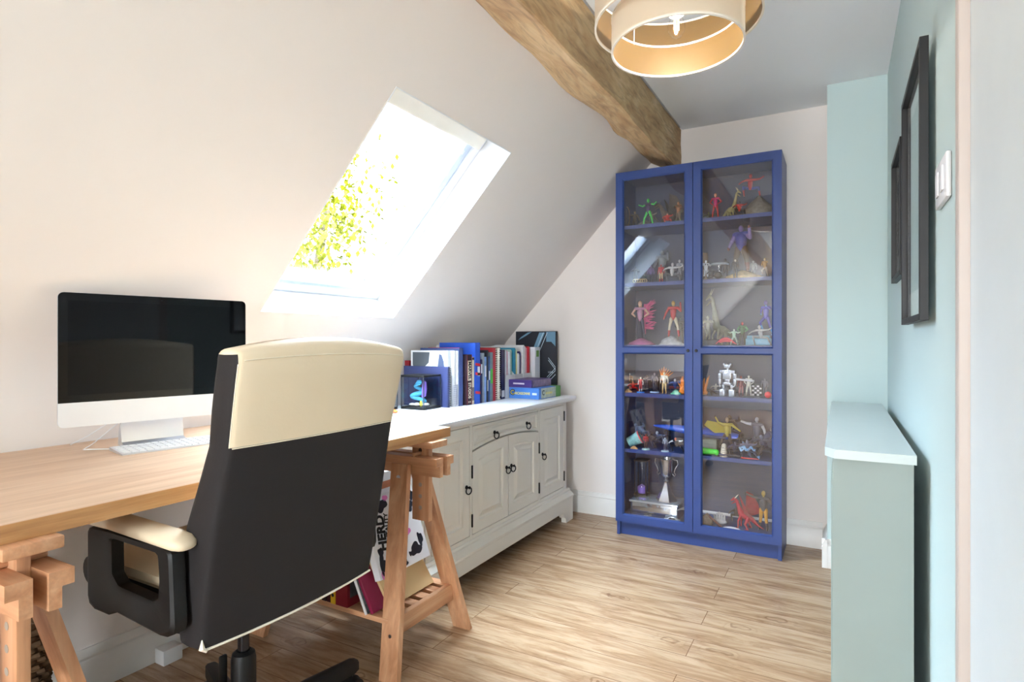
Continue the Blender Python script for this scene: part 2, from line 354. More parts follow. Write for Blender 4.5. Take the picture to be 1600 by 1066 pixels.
L.new(m1.outputs[2], p.inputs['Base Color'])
bp = N.new('ShaderNodeBump'); bp.inputs['Strength'].default_value = .6; bp.inputs['Distance'].default_value = .006; L.new(n1.outputs[0], bp.inputs['Height']); L.new(bp.outputs[0], p.inputs['Normal'])
def bnoise(y, k): return .012*sin(y*3.1+k)+.009*sin(y*7.7+k*2.3)+.005*sin(y*17+k*5)
rs = []; ny = 110
for i in range(ny+1):
    y = REARY+.002+(BW-.002-REARY-.002)*i/ny
    bumpL = .028*math.exp(-((y-2.28)/.13)**2)+.02*math.exp(-((y-2.85)/.12)**2)
    xr = -.809+.3*bnoise(y, 3)*.3
    za = 2.068+.5*bnoise(y, 1); xl = -1.0-.6*bnoise(y, 2)+bumpL*.3; zl = 2.13-bumpL+.4*bnoise(y, 5)
    s_ = []
    s_ += [(xr, CZ-.0005), (xr-.002, CZ-.08), (xr+.001+.2*bnoise(y, 9), 2.15), (xr-.001, za+.012), (xr-.004, za+.002), (xr-.012, za)]
    mx_ = (xr-.012+xl)/2
    s_ += [(mx_, (za+zl)/2-.004+.6*bnoise(y*1.3, 7)), (xl+.025, zl+.0), (xl, zl+.016), (xl-.03, zl+.06), (xl-.05, 2.31), (xl-.03, CZ+.015)]
    rs.append([(q[0], y, q[1]) for q in s_])
bo = MB().rings(rs).build('ceiling_beam', bmw, smooth=28)
tag(bo, 'rough hewn old timber beam where sloping ceiling meets flat ceiling', 'beam')

# ------------------------------------------------------------------ tree outside the skylight (foliage nobody could count)
lm = mat('sunlit_leaf', rgb(118, 118, 26), .8, spec=.05, var=.3, vscale=3)
fo = bmesh.new(); rl = random.Random(3)
cen = SM @ Vector((1.2, .3, 2.2))
for k in range(1500):
    cc, ss = rl.choice((((-4.0, 3.62, 1.95), .20), ((-4.1, 4.0, 2.55), .24), ((-4.0, 3.85, 2.2), .16), ((-3.9, 3.3, 1.75), .2)))
    c0 = Vector((rl.gauss(cc[0], ss), rl.gauss(cc[1], ss), rl.gauss(cc[2], ss)))
    M_ = Matrix.Rotation(rl.random()*6.3, 4, 'Z') @ Matrix.Rotation(rl.random()*6.3, 4, 'X')
    vs = [fo.verts.new(c0 + M_ @ Vector(v)) for v in ((0, -.03, 0), (.022, 0, .004), (0, .04, 0), (-.022, 0, .004))]
    fo.faces.new(vs)
me = bpy.data.meshes.new('tree_foliage'); fo.to_mesh(me); fo.free(); me.materials.append(lm)
tr = bpy.data.objects.new('tree_foliage', me); COL.objects.link(tr); tag(tr, 'yellow green tree leaves seen outside through the skylight', 'foliage'); tr['kind'] = 'stuff'
tag(MB().tube([(-4.1, 3.6, -2.4), (-4.1, 3.65, 1.2), (-4.05, 3.8, 2.2), (-4.1, 4.0, 2.7)], [.07, .05, .03, .01], 8).build('tree_trunk', mat('bark', rgb(90, 75, 55), .9)), 'brown trunk of the tree outside the skylight', 'tree trunk')

# ------------------------------------------------------------------ pendant lamp
ph_ = thing('pendant_lamp', 'cream two-tier drum pendant lamp with gold lining hanging from the ceiling', 'lamp', (BULB[0], BULB[1], CZ))
sh_out = mat('cream_lamp_fabric', rgb(240, 224, 200), .85, bump=.1, bscale=200)
sh_in = mat('gold_lamp_lining', rgb(120, 92, 48), .5, metal=.2)
def translucent(m, col, fac):
    nt = m.node_tree; p_ = nt.nodes['Principled BSDF']; o_ = [n for n in nt.nodes if n.type == 'OUTPUT_MATERIAL'][0]
    t_ = nt.nodes.new('ShaderNodeBsdfTranslucent'); t_.inputs[0].default_value = col; x_ = nt.nodes.new('ShaderNodeMixShader'); x_.inputs[0].default_value = fac
    nt.links.new(p_.outputs[0], x_.inputs[1]); nt.links.new(t_.outputs[0], x_.inputs[2]); nt.links.new(x_.outputs[0], o_.inputs[0])
translucent(sh_out, (1, .96, .9, 1), .45); translucent(sh_in, (1, .93, .8, 1), .22)
def drum(name, r, z0, z1):
    m = MB(); n = 64
    m.mi = 0; m.rings([[(R*cos(2*pi*k/n), R*sin(2*pi*k/n), z-CZ) for k in range(n)] for R, z in ((r, z0), (r, z1))], False, False)
    m.mi = 1; m.rings([[(R*cos(2*pi*k/n), R*sin(2*pi*k/n), z-CZ) for k in range(n)] for R, z in ((r-.003, z0), (r-.003, z1))], False, False)
    m.mi = 2
    for z in (z0, z1):
        m.rings([[(R*cos(2*pi*k/n), R*sin(2*pi*k/n), zz-CZ) for k in range(n)] for R, zz in ((r-.0045, z-.003), (r+.001, z-.003), (r+.001, z+.003), (r-.0045, z+.003), (r-.0045, z-.003))], False, False)
    return m.build(name, [sh_out, sh_in, mat('cream_trim_tape', rgb(246, 238, 224), .7)], ph_)
drum('inner_shade', .18, 1.903, 1.995)
drum('outer_shade', .227, 1.972, 2.09)
fm_ = MB()
for k in range(3):
    an = 2*pi*k/3+.5
    fm_.tube([(.02*cos(an), .02*sin(an), 2.05-CZ), (.225*cos(an), .225*sin(an), 2.05-CZ)], .002, 6)
    fm_.tube([(.177*cos(an), .177*sin(an), 2.05-CZ), (.177*cos(an), .177*sin(an), 1.99-CZ)], .002, 6)
fm_.build('shade_frame', mat('cream_trim_tape', rgb(246, 238, 224), .7), ph_)
MB().lathe([(.05, -.0005), (.05, -.012), (.045, -.025), (.006, -.03), (.004, -.04), (.004, -.25), (.018, -.255), (.02, -.31), (.012, -.315)], n=20).build('ceiling_rose', plast, ph_)
MB().lathe([(.012, -.306), (.016, -.316), (.024, -.34), (.0225, -.357), (.012, -.372), (.001, -.376)], n=20).build('bulb', glassmat('bulb_glass', ior=1.35), ph_)
fl = MB()
for k in range(4):
    an = pi/4+k*pi/2; fl.tube([(.006*cos(an), .006*sin(an), -.318), (.008*cos(an), .008*sin(an), -.352)], .0011, 5)
fl.build('filament', mat('hot_filament', rgb(255, 190, 90), .5, emit=(1, .55, .18, 1), estr=14), ph_)

# ================================================================== sideboard
sbp = mat('cream_sideboard_paint', rgb(236, 230, 220), .45, var=.02)
sbd = mat('pull_iron', rgb(38, 36, 36), .45, metal=.7)
sb = thing('sideboard', 'long cream painted sideboard with arched centre doors below the skylight', 'sideboard', (-1.70, 2.55, 0))
def SBM():
    m = MB(); m.M = T(1.70, -2.55, 0); return m
FX = -1.45; SY0 = 1.885; SY1 = 3.27
SBZ = .745
m = SBM(); m.box(-2.0, FX-.022, SY0, SY1, .185, SBZ-.033, .001)
m.box(FX-.022, FX, SY0, SY0+.035, .185, SBZ-.033, .001).box(FX-.022, FX, SY1-.04, SY1, .185, SBZ-.033, .001)
m.box(FX-.022, FX, SY0+.035, SY1-.04, .697, SBZ-.033).box(FX-.022, FX, SY0+.035, SY1-.04, .185, .203)
m.box(FX-.022, FX, 2.206, 2.226, .203, .697).box(FX-.022, FX, 2.892, 2.912, .203, .697)
# side panel with a bevelled field
m.box(-1.99, FX-.01, SY0-.006, SY0, .2, .25).box(-1.99, FX-.01, SY0-.006, SY0, .64, .70).box(-1.99, -1.93, SY0-.006, SY0, .25, .64).box(-1.53, FX-.01, SY0-.006, SY0, .25, .64)
m.build('carcass', sbp, sb)
m = SBM()
x0 = FX
pr = [(-2.0, .185), (x0+.004, .185), (x0+.012, .178), (x0+.012, .170), (x0+.02, .165), (x0+.035, .150), (x0+.035, .140), (x0+.03, .135)]
m.prism(pr+[(-2.0, .135)], 'Y', SY0-.012, SY1+.03)
# plinth board cut into bracket feet
def feet(y0, y1):
    pts = [(y0, 0), (y0+.10, 0), (y0+.105, .03), (y0+.125, .035), (y0+.14, .06), (y0+.16, .07), (y1-.16, .07), (y1-.14, .06), (y1-.125, .035), (y1-.105, .03), (y1-.10, 0), (y1, 0), (y1, .135), (y0, .135)]
    return pts
m.prism(feet(SY0-.012, SY1+.03), 'X', x0-.0, x0+.03)
m.prism([(-2.0, 0), (-1.9, 0), (-1.88, .07), (-1.52, .07), (-1.5, 0), (x0, 0), (x0, .135), (-2.0, .135)], 'Y', SY1+.008, SY1+.03)
m.prism([(-2.0, 0), (-1.9, 0), (-1.88, .07), (-1.52, .07), (-1.5, 0), (x0, 0), (x0, .135), (-2.0, .135)], 'Y', SY0-.012, SY0+.01)
m.build('plinth', sbp, sb)
m = SBM(); e_ = -1.412
m.prism([(-2.004, SBZ-.033), (e_-.022, SBZ-.033), (e_-.010, SBZ-.026), (e_-.002, SBZ-.018), (e_, SBZ-.010), (e_-.002, SBZ-.003), (e_-.008, SBZ), (-2.004, SBZ)], 'Y', SY0-.035, 3.335)
m.build('worktop', mat('white_sideboard_top', rgb(236, 238, 242), .32), sb)
NA = 13
def ring(y0, y1, fb, ft, d, x):
    ys = [y0+d+(y1-y0-2*d)*k/(NA-1) for k in range(NA)]
    return [(x, y, fb(y)+d) for y in ys]+[(x, y, ft(y)-d) for y in reversed(ys)]
def panel(name, y0, y1, fb, ft, inset, parent=sb):
    m = SBM()
    g_ = .0022
    m.rings([ring(y0+g_, y1-g_, lambda y: fb(y)+g_, lambda y: ft(y)-g_, 0, FX-.022), ring(y0+g_, y1-g_, lambda y: fb(y)+g_, lambda y: ft(y)-g_, 0, FX), ring(y0, y1, fb, ft, inset, FX),
             ring(y0, y1, fb, ft, inset+.005, FX-.006), ring(y0, y1, fb, ft, inset+.012, FX-.008), ring(y0, y1, fb, ft, inset+.034, FX-.002), ring(y0, y1, fb, ft, inset+.037, FX)])
    return m.build(name, sbp, parent, smooth=20)
C_ = lambda v: (lambda y: v)
arch = lambda y: .609-.27*(y-2.559)**2
def pull(y, z, parent, nm='ring_pull'):
    m = SBM(); m.lathe([(.009, 0), (.009, .004), (.004, .006), (.004, .014), (.0065, .016), (.0065, .02), (.001, .022)], n=10)
    # rotate lathe to stick out along +x
    for v in m.bm.verts:
        p_ = v.co - Vector((1.70, -2.55, 0)); v.co = Vector((FX+p_.z+1.70, y+p_.x-2.55, z+p_.y))
    R_ = .0155
    m.tube([(FX+.014+.004*sin(a), y+R_*sin(a), z-.014+R_*cos(a)) for a in [2*pi*k/16 for k in range(17)]], .0028, 6)
    m.build(nm, sbd, parent)
d1 = panel('door', SY0+.037, 2.205, C_(.204), C_(.696), .052); pull(2.178, .43, d1)
d2 = panel('door', 2.227, 2.558, C_(.204), arch, .052); pull(2.535, .452, d2)
d3 = panel('door', 2.560, 2.891, C_(.204), arch, .052); pull(2.585, .452, d3)
d4 = panel('door', 2.913, SY1-.042, C_(.204), C_(.696), .055); pull(2.94, .449, d4)
d5 = panel('drawer', 2.227, 2.891, lambda y: arch(y)+.004, C_(.696), .016); pull(2.42, .642, d5); pull(2.752, .645, d5)
for (y, dd) in ((2.222, d2), (2.897, d3), (SY1-.038, d4)):
    for z in (.27, (.49 if dd is not d4 else .63)):
        m = SBM(); m.tube([(FX+.003, y, z-.024), (FX+.003, y, z+.024)], .0042, 8).ball((FX+.003, y, z+.026), .0045, 8, 4).ball((FX+.003, y, z-.026), .0045, 8, 4); m.build('hinge', sbd, dd)

# ================================================================== desk
DZ = .77; DB = .737; DX0 = -2.027; DX1 = -1.228; DY0 = .235; DY1 = 1.742
dtop = woodmat('pale_beech_laminate', rgb(200, 160, 128), rgb(214, 178, 146), rgb(222, 189, 160), 'Y', .42, 1.2)
dedge = woodmat('golden_oak_edge', rgb(176, 124, 76), rgb(196, 144, 92), rgb(206, 158, 106), 'Y', .5, 2.2)
m = MB(); m.M = T(1.6, -1.0, -DB)
m.mi = 0; m.box(DX0, DX1-.002, DY0+.002, DY1-.002, DB, DZ, .0006, 1)
m.mi = 1; m.box(DX1-.002, DX1, DY0, DY1, DB, DZ-.0005).box(DX0, DX1-.002, DY1-.002, DY1, DB, DZ-.0005).box(DX0, DX1-.002, DY0, DY0+.002, DB, DZ-.0005)
desk = m.build('desk_top', [dtop, dedge], loc=(-1.6, 1.0, DB)); tag(desk, 'pale wood desk top laid across two beech trestles', 'desk')

# ================================================================== trestles
beech = {a: woodmat('beech_wood_'+a, rgb(188, 130, 90), rgb(205, 150, 110), rgb(216, 165, 126), a, .5, 1.3) for a in 'XYZ'}
dark_hole = mat('drilled_hole', rgb(70, 48, 32), .8)
peg_m = mat('peg_hole_steel', rgb(165, 150, 135), .5)
def trestle(yc, label):
    t = thing('trestle', label, 'trestle', (-1.55, yc, 0), 0, 'trestles under the desk')
    def M0():
        m = MB(); m.M = T(1.55, 0, 0); return m
    XE = -1.195; XB = -1.905
    M0().box(XB, XE-.005, -.045, .045, DB-.0225, DB-.0003, .003).build('top_bar', beech['X'], t)
    for xa in (-1.312, -1.86):
        m = M0(); m.box(xa, xa+.072, -.011, .011, .455, DB-.0228, .002)
        po = m.build('post', beech['Z'], t)
        for z in (.50, .54, .58, .70, .672):
            for s in (-1, 1):
                m = M0(); m.tube([(xa+.036, s*.0111, z), (xa+.036, s*.0116, z)], .0075, 12); m.build('peg_hole', peg_m if z < .6 else dark_hole, po)
        m = M0(); m.tube([(xa+.036, -.048, .690), (xa+.036, .048, .690)], .0065, 10); m.build('peg', beech['Y'], po)
    for s in (-1, 1):
        prof = [(s*.0113, .618), (s*.031, .618), (s*.031, .655), (s*.050, .655), (s*.050, .683), (s*.0113, .683)]
        if s == 1: prof = prof[::-1]
        m = M0(); m.prism(prof, 'X', XB+.0, -1.178); m.build('rail', beech['X'], t)
        for (xt, xf, sg) in ((-1.335, -1.245, 1), (-1.80, -1.87, -1)):
            w = .036; th = .021
            zt = .654; yt = s*.0315; yf = s*.195
            top = [(xt-w, yt, zt), (xt+w, yt, zt), (xt+w, yt+s*th, zt), (xt-w, yt+s*th, zt)]
            bot = [(xf-w, yf, 0), (xf+w, yf, 0), (xf+w, yf+s*th, 0), (xf-w, yf+s*th, 0)]
            m = M0(); m.rings([bot, top]); lg = m.build('leg', beech['Z'], t)
            m = M0(); yb = yt+s*(th+.0005)+(yf-yt)*.055; m.tube([(xt+(xf-xt)*.055, yb, zt-.045), (xt+(xf-xt)*.055, yb+s*.002, zt-.045)], .0085, 14)
            m.build('bolt', steel, lg); m = M0()
            f_ = .8; yb = yt+(yf-yt)*f_+s*(th+.0003); m.tube([(xt+(xf-xt)*f_, yb, zt*(1-f_)), (xt+(xf-xt)*f_, yb+s*.0015, zt*(1-f_))], .006, 12)
            m.build('screw', steel, lg)
    # end stretchers between the two legs of each end and shelf slats
    for x_, in ((-1.268,), (-1.842,)):
        m = M0(); m.box(x_-.011, x_+.011, -.158, .158, .118, .178, .002)
        q = m.build('stretcher', beech['Y'], t)
    for y in (-.155, -.093, -.031, .031, .093, .155):
        M0().box(-1.83, -1.28, y-.02, y+.02, .158, .176, .002).build('shelf_slat', beech['X'], t)
    return t
trestle(1.64, 'beech trestle with a loaded shelf under the right end of the desk')
trestle(.478, 'beech trestle under the left end of the desk, cut off by the photo edge')

# ================================================================== computer
im = thing('computer', 'all in one silver computer with a black screen standing on the desk', 'computer', (-1.763, 1.018, DZ), rad(0))
A_ = Vector((-1.812, .772)); B_ = Vector((-1.714, 1.264)); dxy = (B_-A_); wdt = dxy.length
ang = math.atan2(dxy.y, dxy.x)          # local X along the screen
im.rotation_euler[2] = ang - pi/2       # local Y along screen, local X is facing the room
hw = wdt/2; zb = .847-DZ; zt_ = 1.211-DZ; zc = .9135-DZ
def rrect(y0, y1, z0, z1, r, n=5, flat_top=False, flat_bot=False):
    pts = []
    for cx, cy, a0, sq in ((y1-r, z0+r, -pi/2, flat_bot), (y1-r, z1-r, 0, flat_top), (y0+r, z1-r, pi/2, flat_top), (y0+r, z0+r, pi, flat_bot)):
        if sq: pts.append((cx+r*(1 if cx > 0 else -1), cy+r*(1 if a0 in (0, pi/2) else -1))); continue
        for k in range(n+1):
            a = a0+pi/2*k/n; pts.append((cx+r*cos(a), cy+r*sin(a)))
    return pts
m = MB(); o1 = rrect(-hw, hw, zb, zt_, .014)
def at_x(pts, x, sc=1.0, cz=(zb+zt_)/2): return [(x, q[0]*sc, cz+(q[1]-cz)*sc) for q in pts]
m.rings([at_x(o1, .0), at_x(o1, -.004), at_x(o1, -.008, .985), at_x(o1, -.03, .6), at_x(o1, -.04, .3)])
body = m.build('aluminium_body', alu, im)
m = MB(); m.prism(rrect(-hw+.0005, hw-.0005, zb+.0005, zc-.0005, .0135, flat_top=True), 'X', .0003, .0015); m.build('chin', mat('light_silver_chin', rgb(226, 228, 232), .35, metal=.3), im)
m = MB(); m.prism(rrect(-hw+.0005, hw-.0005, zc, zt_-.0005, .0135, flat_bot=True), 'X', .0003, .0015); sc = m.build('screen_glass', mat('black_screen_glass', rgb(4, 5, 7), .03, spec=.3, var=.001), im)
m = MB(); m.prism([(-hw+.022, zc+.02), (hw-.022, zc+.02), (hw-.022, zt_-.022), (-hw+.022, zt_-.022)], 'X', .0015, .0017); m.build('display_area', mat('dark_display', rgb(8, 10, 13), .04, spec=.2, var=.001), sc)
m = MB(); m.tube([(.0012, 0, zt_-.011), (.0018, 0, zt_-.011)], .0022, 8); m.build('camera_lens', black, sc)
m = MB(); prf = [(-.04, .13), (-.075, .06), (-.065, .012), (-.04, .004), (.04, .0025), (.04, .0002), (-.10, .0002), (-.09, .05), (-.06, .13)]
m.prism(prf, 'Y', -.085, .085); m.build('stand', alu, im)
cb = bpy.data.curves.new('c', 'CURVE'); bpy.data.curves.remove(cb)
m = MB(); m.tube([(-1.93, 1.07, .90), (-1.955, 1.0, .83), (-1.945, .92, .774), (-1.87, .86, .7725), (-1.82, .90, .7725), (-1.80, 1.0, .7725), (-1.815, 1.10, .7725)], .0016, 6)
tag(m.build('cable', plast), 'thin white cable looping behind the computer stand', 'cable')
m = MB(); m.tube([(-1.93, 1.10, .92), (-1.99, 1.03, .85), (-2.0, .93, .79), (-1.99, .88, .7725)], .0016, 6)
tag(m.build('cable', plast), 'white cable hanging from the back of the computer down to the desk', 'cable')
kb = thing('keyboard', 'slim white keyboard lying on the desk in front of the computer', 'keyboard', (-1.72, 1.02, DZ), rad(-11.5))
m = MB(); m.prism([(-.057, 0), (.057, 0), (.057, .004), (-.057, .010)], 'Y', -.14, .14); m.build('keyboard_body', alu, kb)
m = MB(); rk = [(-.057, 0)]
for r in range(6):
    n = 14 if r < 5 else 11
    y = -.135
    for c in range(n):
        w = .27/n if r < 5 else (.27-.08)/10
        if r == 5 and c == 4: w = .08
        x_ = -.048+r*.0178; zz = .0100-(x_+.057)*.0526
        m.box(x_-.0070, x_+.0070, y+.0015, y+w-.0015, zz-.001, zz+.0016)
        y += w
m.build('keys', plast, kb)

# ================================================================== swivel chair
ch = thing('office_chair', 'high backed swivel chair in cream and black seen from behind at the desk', 'chair', (-1.33, .975, 0))
blk = mat('black_chair_fabric', rgb(29, 25, 27), .75, bump=.15, bscale=400)
crm = mat('cream_leatherette', rgb(236, 216, 186), .5, spec=.4, bump=.12, bscale=140, var=.02)
CYc = .965
def CM():
    m = MB(); m.M = T(1.33, -.965, 0); return m
# rear-face x, front-face x, half width per height
sect = [(.452, -1.126, -1.215, .243), (.50, -1.118, -1.215, .248), (.60, -1.099, -1.205, .250), (.70, -1.080, -1.18, .250), (.78, -1.063, -1.15, .246), (.866, -1.044, -1.118, .243), (.869, -1.0433, -1.117, .243), (.94, -1.028, -1.105, .246), (1.0, -1.015, -1.092, .248), (1.035, -1.007, -1.083, .249)]
def csec(z, xr, xf, hw, ins=0):
    c = []; r = .014
    n = 13
    for k in range(n):           # rear face, y from - to +
        u = -1+2*k/(n-1); c.append((xr+.012*(1-u*u)-ins*.2, CYc+u*(hw-r)*(1-ins), z))
    c.append((xr-.004, CYc+(hw-.004)*(1-ins), z)); c.append((xr-r, CYc+hw*(1-ins), z))
    c.append(((xr+xf)/2, CYc+(hw+.003)*(1-ins), z))
    c.append((xf+.018, CYc+hw*(1-ins), z)); c.append((xf+.004, CYc+(hw-.006)*(1-ins), z))
    for k in range(n):
        u = 1-2*k/(n-1); c.append((xf-.012*(1-u*u), CYc+u*(hw-.016)*(1-ins), z))
    c.append((xf+.004, CYc-(hw-.006)*(1-ins), z)); c.append((xf+.018, CYc-hw*(1-ins), z))
    c.append(((xr+xf)/2, CYc-(hw+.003)*(1-ins), z)); c.append((xr-r, CYc-hw*(1-ins), z)); c.append((xr-.004, CYc-(hw-.004)*(1-ins), z))
    return c
rs = [csec(*q) for q in sect]
# rolled top, higher in the middle
def toprow(f, inset):
    b = csec(1.035, -1.007, -1.083, .249); out = []
    for (x_, y_, z_) in b:
        u = (y_-CYc)/.249; crown = .024*(1-u*u)
        xm = -1.045; edge = 1 if abs(u) < .97 else .9
        out.append((xm+(x_-xm)*(1-inset), CYc+(y_-CYc)*(1-inset*.045), 1.035+(.030+crown)*f))
    return out
for f, ins in ((.35, .02), (.62, .09), (.82, .24), (.94, .45), (1.0, .75)): rs.append(toprow(f, ins))
m = CM(); nr = len(rs[0]); vs = [p_ for r_ in rs for p_ in r_]
# faces sorted by colour
def chface(i, j):
    rear = j < 12; side = (12 <= j < 17) or (29 < j < 35) or j in (34,)
    return rear, side
fa = {0: [], 1: []}
for i in range(len(rs)-1):
    for j in range(nr):
        k = (j+1) % nr; f = (i*nr+j, i*nr+k, (i+1)*nr+k, (i+1)*nr+j)
        rear = j < 13 or j == nr-1; sd = (13 <= j <= 16) or (nr-5 <= j <= nr-2)
        if i >= len(sect)+1: fa[1].append(f)
        elif sd: fa[0].append(f)
        elif rear: fa[1 if i >= 6 else 0].append(f)
        else: fa[1].append(f)
fa[1].append(tuple(range((len(rs)-1)*nr, len(rs)*nr))); fa[0].append(tuple(range(nr))[::-1])
bmx = m.bm; bv = [bmx.verts.new(Vector(v)+Vector((1.33, -.965, 0))) for v in vs]
for mi in (0, 1):
    for f in fa[mi]:
        ff = bmx.faces.new([bv[i] for i in f]); ff.material_index = mi
bmesh.ops.recalc_face_normals(bmx, faces=bmx.faces[:])
bk = m.build('backrest', [blk, crm], ch, smooth=55)
# welts and stitching
m = CM()
for yy, s in ((CYc-.2445, -1), (CYc+.2445, 1)):
    m.tube([(q[1]-.0045, CYc+s*(q[3]-.004), q[0]) for q in sect[6:]], .0012, 5)
m.tube([(-1.0425+.012*(1-u*u), CYc+u*.236, .8675) for u in [k/8-1 for k in range(17)]], .0013, 5)
b3 = [csec(1.035, -1.007, -1.083, .249)[k] for k in range(13)]
m.tube([(p_[0]+.0005, p_[1], 1.041+.010*(1-((p_[1]-CYc)/.249)**2)) for p_ in b3], .0014, 5)
m.build('seam', mat('cream_stitching', rgb(246, 232, 208), .6), bk)
m = CM(); m.tube([(-1.126+.012*(1-u*u), CYc+u*.240, .452-.004*(1-u*u)) for u in [k/8-1 for k in range(17)]], .0028, 6)
m.tube([(-1.128, CYc-.243, .474), (-1.124, CYc-.246, .458), (-1.124, CYc-.236, .449)], [.001, .006, .003], 6)
m.build('piping', mat('cream_piping', rgb(250, 240, 222), .5), bk)
# seat
m = CM(); SR = []
for (z, gx, gy) in ((.452, -.01, -.012), (.47, 0, 0), (.515, .0, .0)):
    SR.append([(x_, CYc+y_, z) for x_, y_ in rrect(-1.60-gx, -1.232+gx, -.225-gy, .225+gy, .06)])
def rr2(x0, x1, y0, y1, r): 
    out = []
    for cx, cy, a0 in ((x1-r, y0+r, -pi/2), (x1-r, y1-r, 0), (x0+r, y1-r, pi/2), (x0+r, y0+r, pi)):
        for k in range(6):
            a = a0+pi/2*k/5; out.append((cx+r*cos(a), cy+r*sin(a)))
    return out
m.rings([[(x_, CYc+y_, z) for x_, y_ in rr2(-1.60+g, -1.225, -.225+g, .225-g, .05)] for z, g in ((.43, .03), (.445, .005), (.535, 0))])
m.build('seat_base', blk, ch)
m = CM(); m.rings([[(x_, CYc+y_, z) for x_, y_ in rr2(-1.61+g, -1.228, -.232+g, .232-g, .05)] for z, g in ((.536, .004), (.545, 0), (.560, .006), (.570, .03), (.574, .08))])
m.build('seat_cushion', crm, ch)
# arm loops
for s in (-1, 1):
    yo = CYc+s*.293; yi = CYc+s*.258
    outer = [(-1.475, .50), (-1.46, .485), (-1.38, .485), (-1.36, .498), (-1.19, .487), (-1.155, .492), (-1.145, .51), (-1.155, .656), (-1.17, .668), (-1.46, .668), (-1.475, .655)]
    inner = [(-1.375, .575), (-1.35, .555), (-1.22, .550), (-1.20, .56), (-1.195, .60), (-1.20, .652), (-1.365, .655), (-1.377, .65)]
    # build ring as bridged outlines resampled by angle
    def resamp(pl, n=40):
        cx, cz = -1.29, .602; out = []
        for k in range(n):
            a = 2*pi*k/n; d = Vector((cos(a), sin(a)*.5)); best = None
            for i in range(len(pl)):
                p0 = Vector(pl[i]); p1 = Vector(pl[(i+1) % len(pl)]); e_ = p1-p0
                den = d.x*e_.y-d.y*e_.x
                if abs(den) < 1e-9: continue
                w_ = p0-Vector((cx, cz)); t_ = (w_.x*e_.y-w_.y*e_.x)/den; u_ = (w_.x*d.y-w_.y*d.x)/den
                if t_ > 0 and -1e-6 <= u_ <= 1+1e-6 and (best is None or t_ > best): best = t_
            out.append((cx+d.x*best, cz+d.y*best))
        return out
    O = resamp(outer, 64); I = resamp(inner, 64)
    y0, y1 = min(yo, yi), max(yo, yi)
    def sh(pl, q, y, other): return [(a_[0]+(b_[0]-a_[0])*q, y, a_[1]+(b_[1]-a_[1])*q) for a_, b_ in zip(pl, other)]
    m = CM()
    m.rings([sh(O, .12, y0, I), sh(O, 0, y0+.005, I), sh(O, 0, y1-.005, I), sh(O, .12, y1, I), sh(I, .12, y1, O), sh(I, 0, y1-.005, O), sh(I, 0, y0+.005, O), sh(I, .12, y0, O), sh(O, .12, y0, I)], False, False)
    if s == -1 or True:
        m.box(-1.40, -1.20, min(yi, CYc+s*.22), max(yi, CYc+s*.22), .487, .499)
    ar = m.build('armrest_frame', black, ch)
    m = CM()
    pad = []
    for x_, hw_, z_, th_ in ((-1.505, .012, .672, .006), (-1.498, .022, .678, .012), (-1.46, .028, .684, .016), (-1.38, .029, .686, .016), (-1.27, .029, .683, .016), (-1.18, .030, .681, .016), (-1.148, .029, .679, .015), (-1.130, .022, .676, .011), (-1.124, .010, .673, .005)):
        yc_ = CYc+s*.274
        pad.append([(x_, yc_+hw_*cos(a)*(1 if abs(cos(a)) < .8 else 1), z_+th_*math.copysign(abs(sin(a))**.7, sin(a))) for a in [2*pi*k/16 for k in range(16)]])
    m.rings(pad); m.build('arm_pad', crm, ar, smooth=60)
m = CM(); m.tube([(-1.47, CYc-.20, .47), (-1.49, CYc-.265, .53)], .007, 8)
m.tube([(-1.49, CYc-.276, .558), (-1.49, CYc-.262, .558)], .032, 20)
m.build('tilt_lever', black, ch)
m = CM(); m.box(-1.47, -1.19, CYc-.09, CYc+.09, .405, .43, .008).box(-1.25, -1.20, CYc-.04, CYc+.04, .415, .4295, .004).box(-1.40, -1.26, CYc-.06, CYc+.06, .375, .405, .01); m.build('tilt_mechanism', black, ch)
m = CM(); m.tube([(-1.33, CYc, .29), (-1.33, CYc, .38)], .014, 16); m.build('gas_rod', mat('dark_steel', rgb(60, 60, 64), .25, metal=.9), ch)
m = CM(); m.lathe([(.028, .10), (.03, .11), (.03, .27), (.027, .285), (.018, .292), (.016, .29)], (-1.33, CYc, 0), 20)
m.lathe([(.045, .075), (.05, .085), (.05, .125), (.035, .135)], (-1.33, CYc, 0), 20); m.box(-1.36, -1.35, CYc-.05, CYc-.03, .2, .29, .004); m.build('column', black, ch)
for k in range(5):
    a = rad(86)+2*pi*k/5; c_, s_ = cos(a), sin(a)
    m = CM(); w = .018
    def lp(r, y, z): return (-1.33+c_*r-s_*y, CYc+s_*r+c_*y, z)
    m.rings([[lp(r, -w*q, zb_), lp(r, w*q, zb_), lp(r, w*q, zt2-.006), lp(r, w*q*.6, zt2), lp(r, -w*q*.6, zt2), lp(r, -w*q, zt2-.006)] for r, q, zb_, zt2 in ((.04, 1.3, .078, .125), (.2, 1.1, .072, .118), (.355, .95, .068, .106), (.372, .8, .072, .10))])
    lg = m.build('base_leg', black, ch)
    m = CM(); cx_, cy_, _z = lp(.35, 0, 0)
    m.tube([(cx_, cy_, .055), (cx_, cy_, .07)], .008, 8)
    for q in (-1, 1):
        m.tube([(cx_-s_*q*.008+c_*.006, cy_+c_*q*.008+s_*.006, .027), (cx_-s_*q*.026+c_*.006, cy_+c_*q*.026+s_*.006, .027)], [.027, .025], 20)
    m.tube([(cx_+c_*.006+s_*.010, cy_+s_*.006-c_*.010, .034), (cx_+c_*.006-s_*.010, cy_+s_*.006+c_*.010, .034)], .024, 16)
    m.build('castor', black, lg)

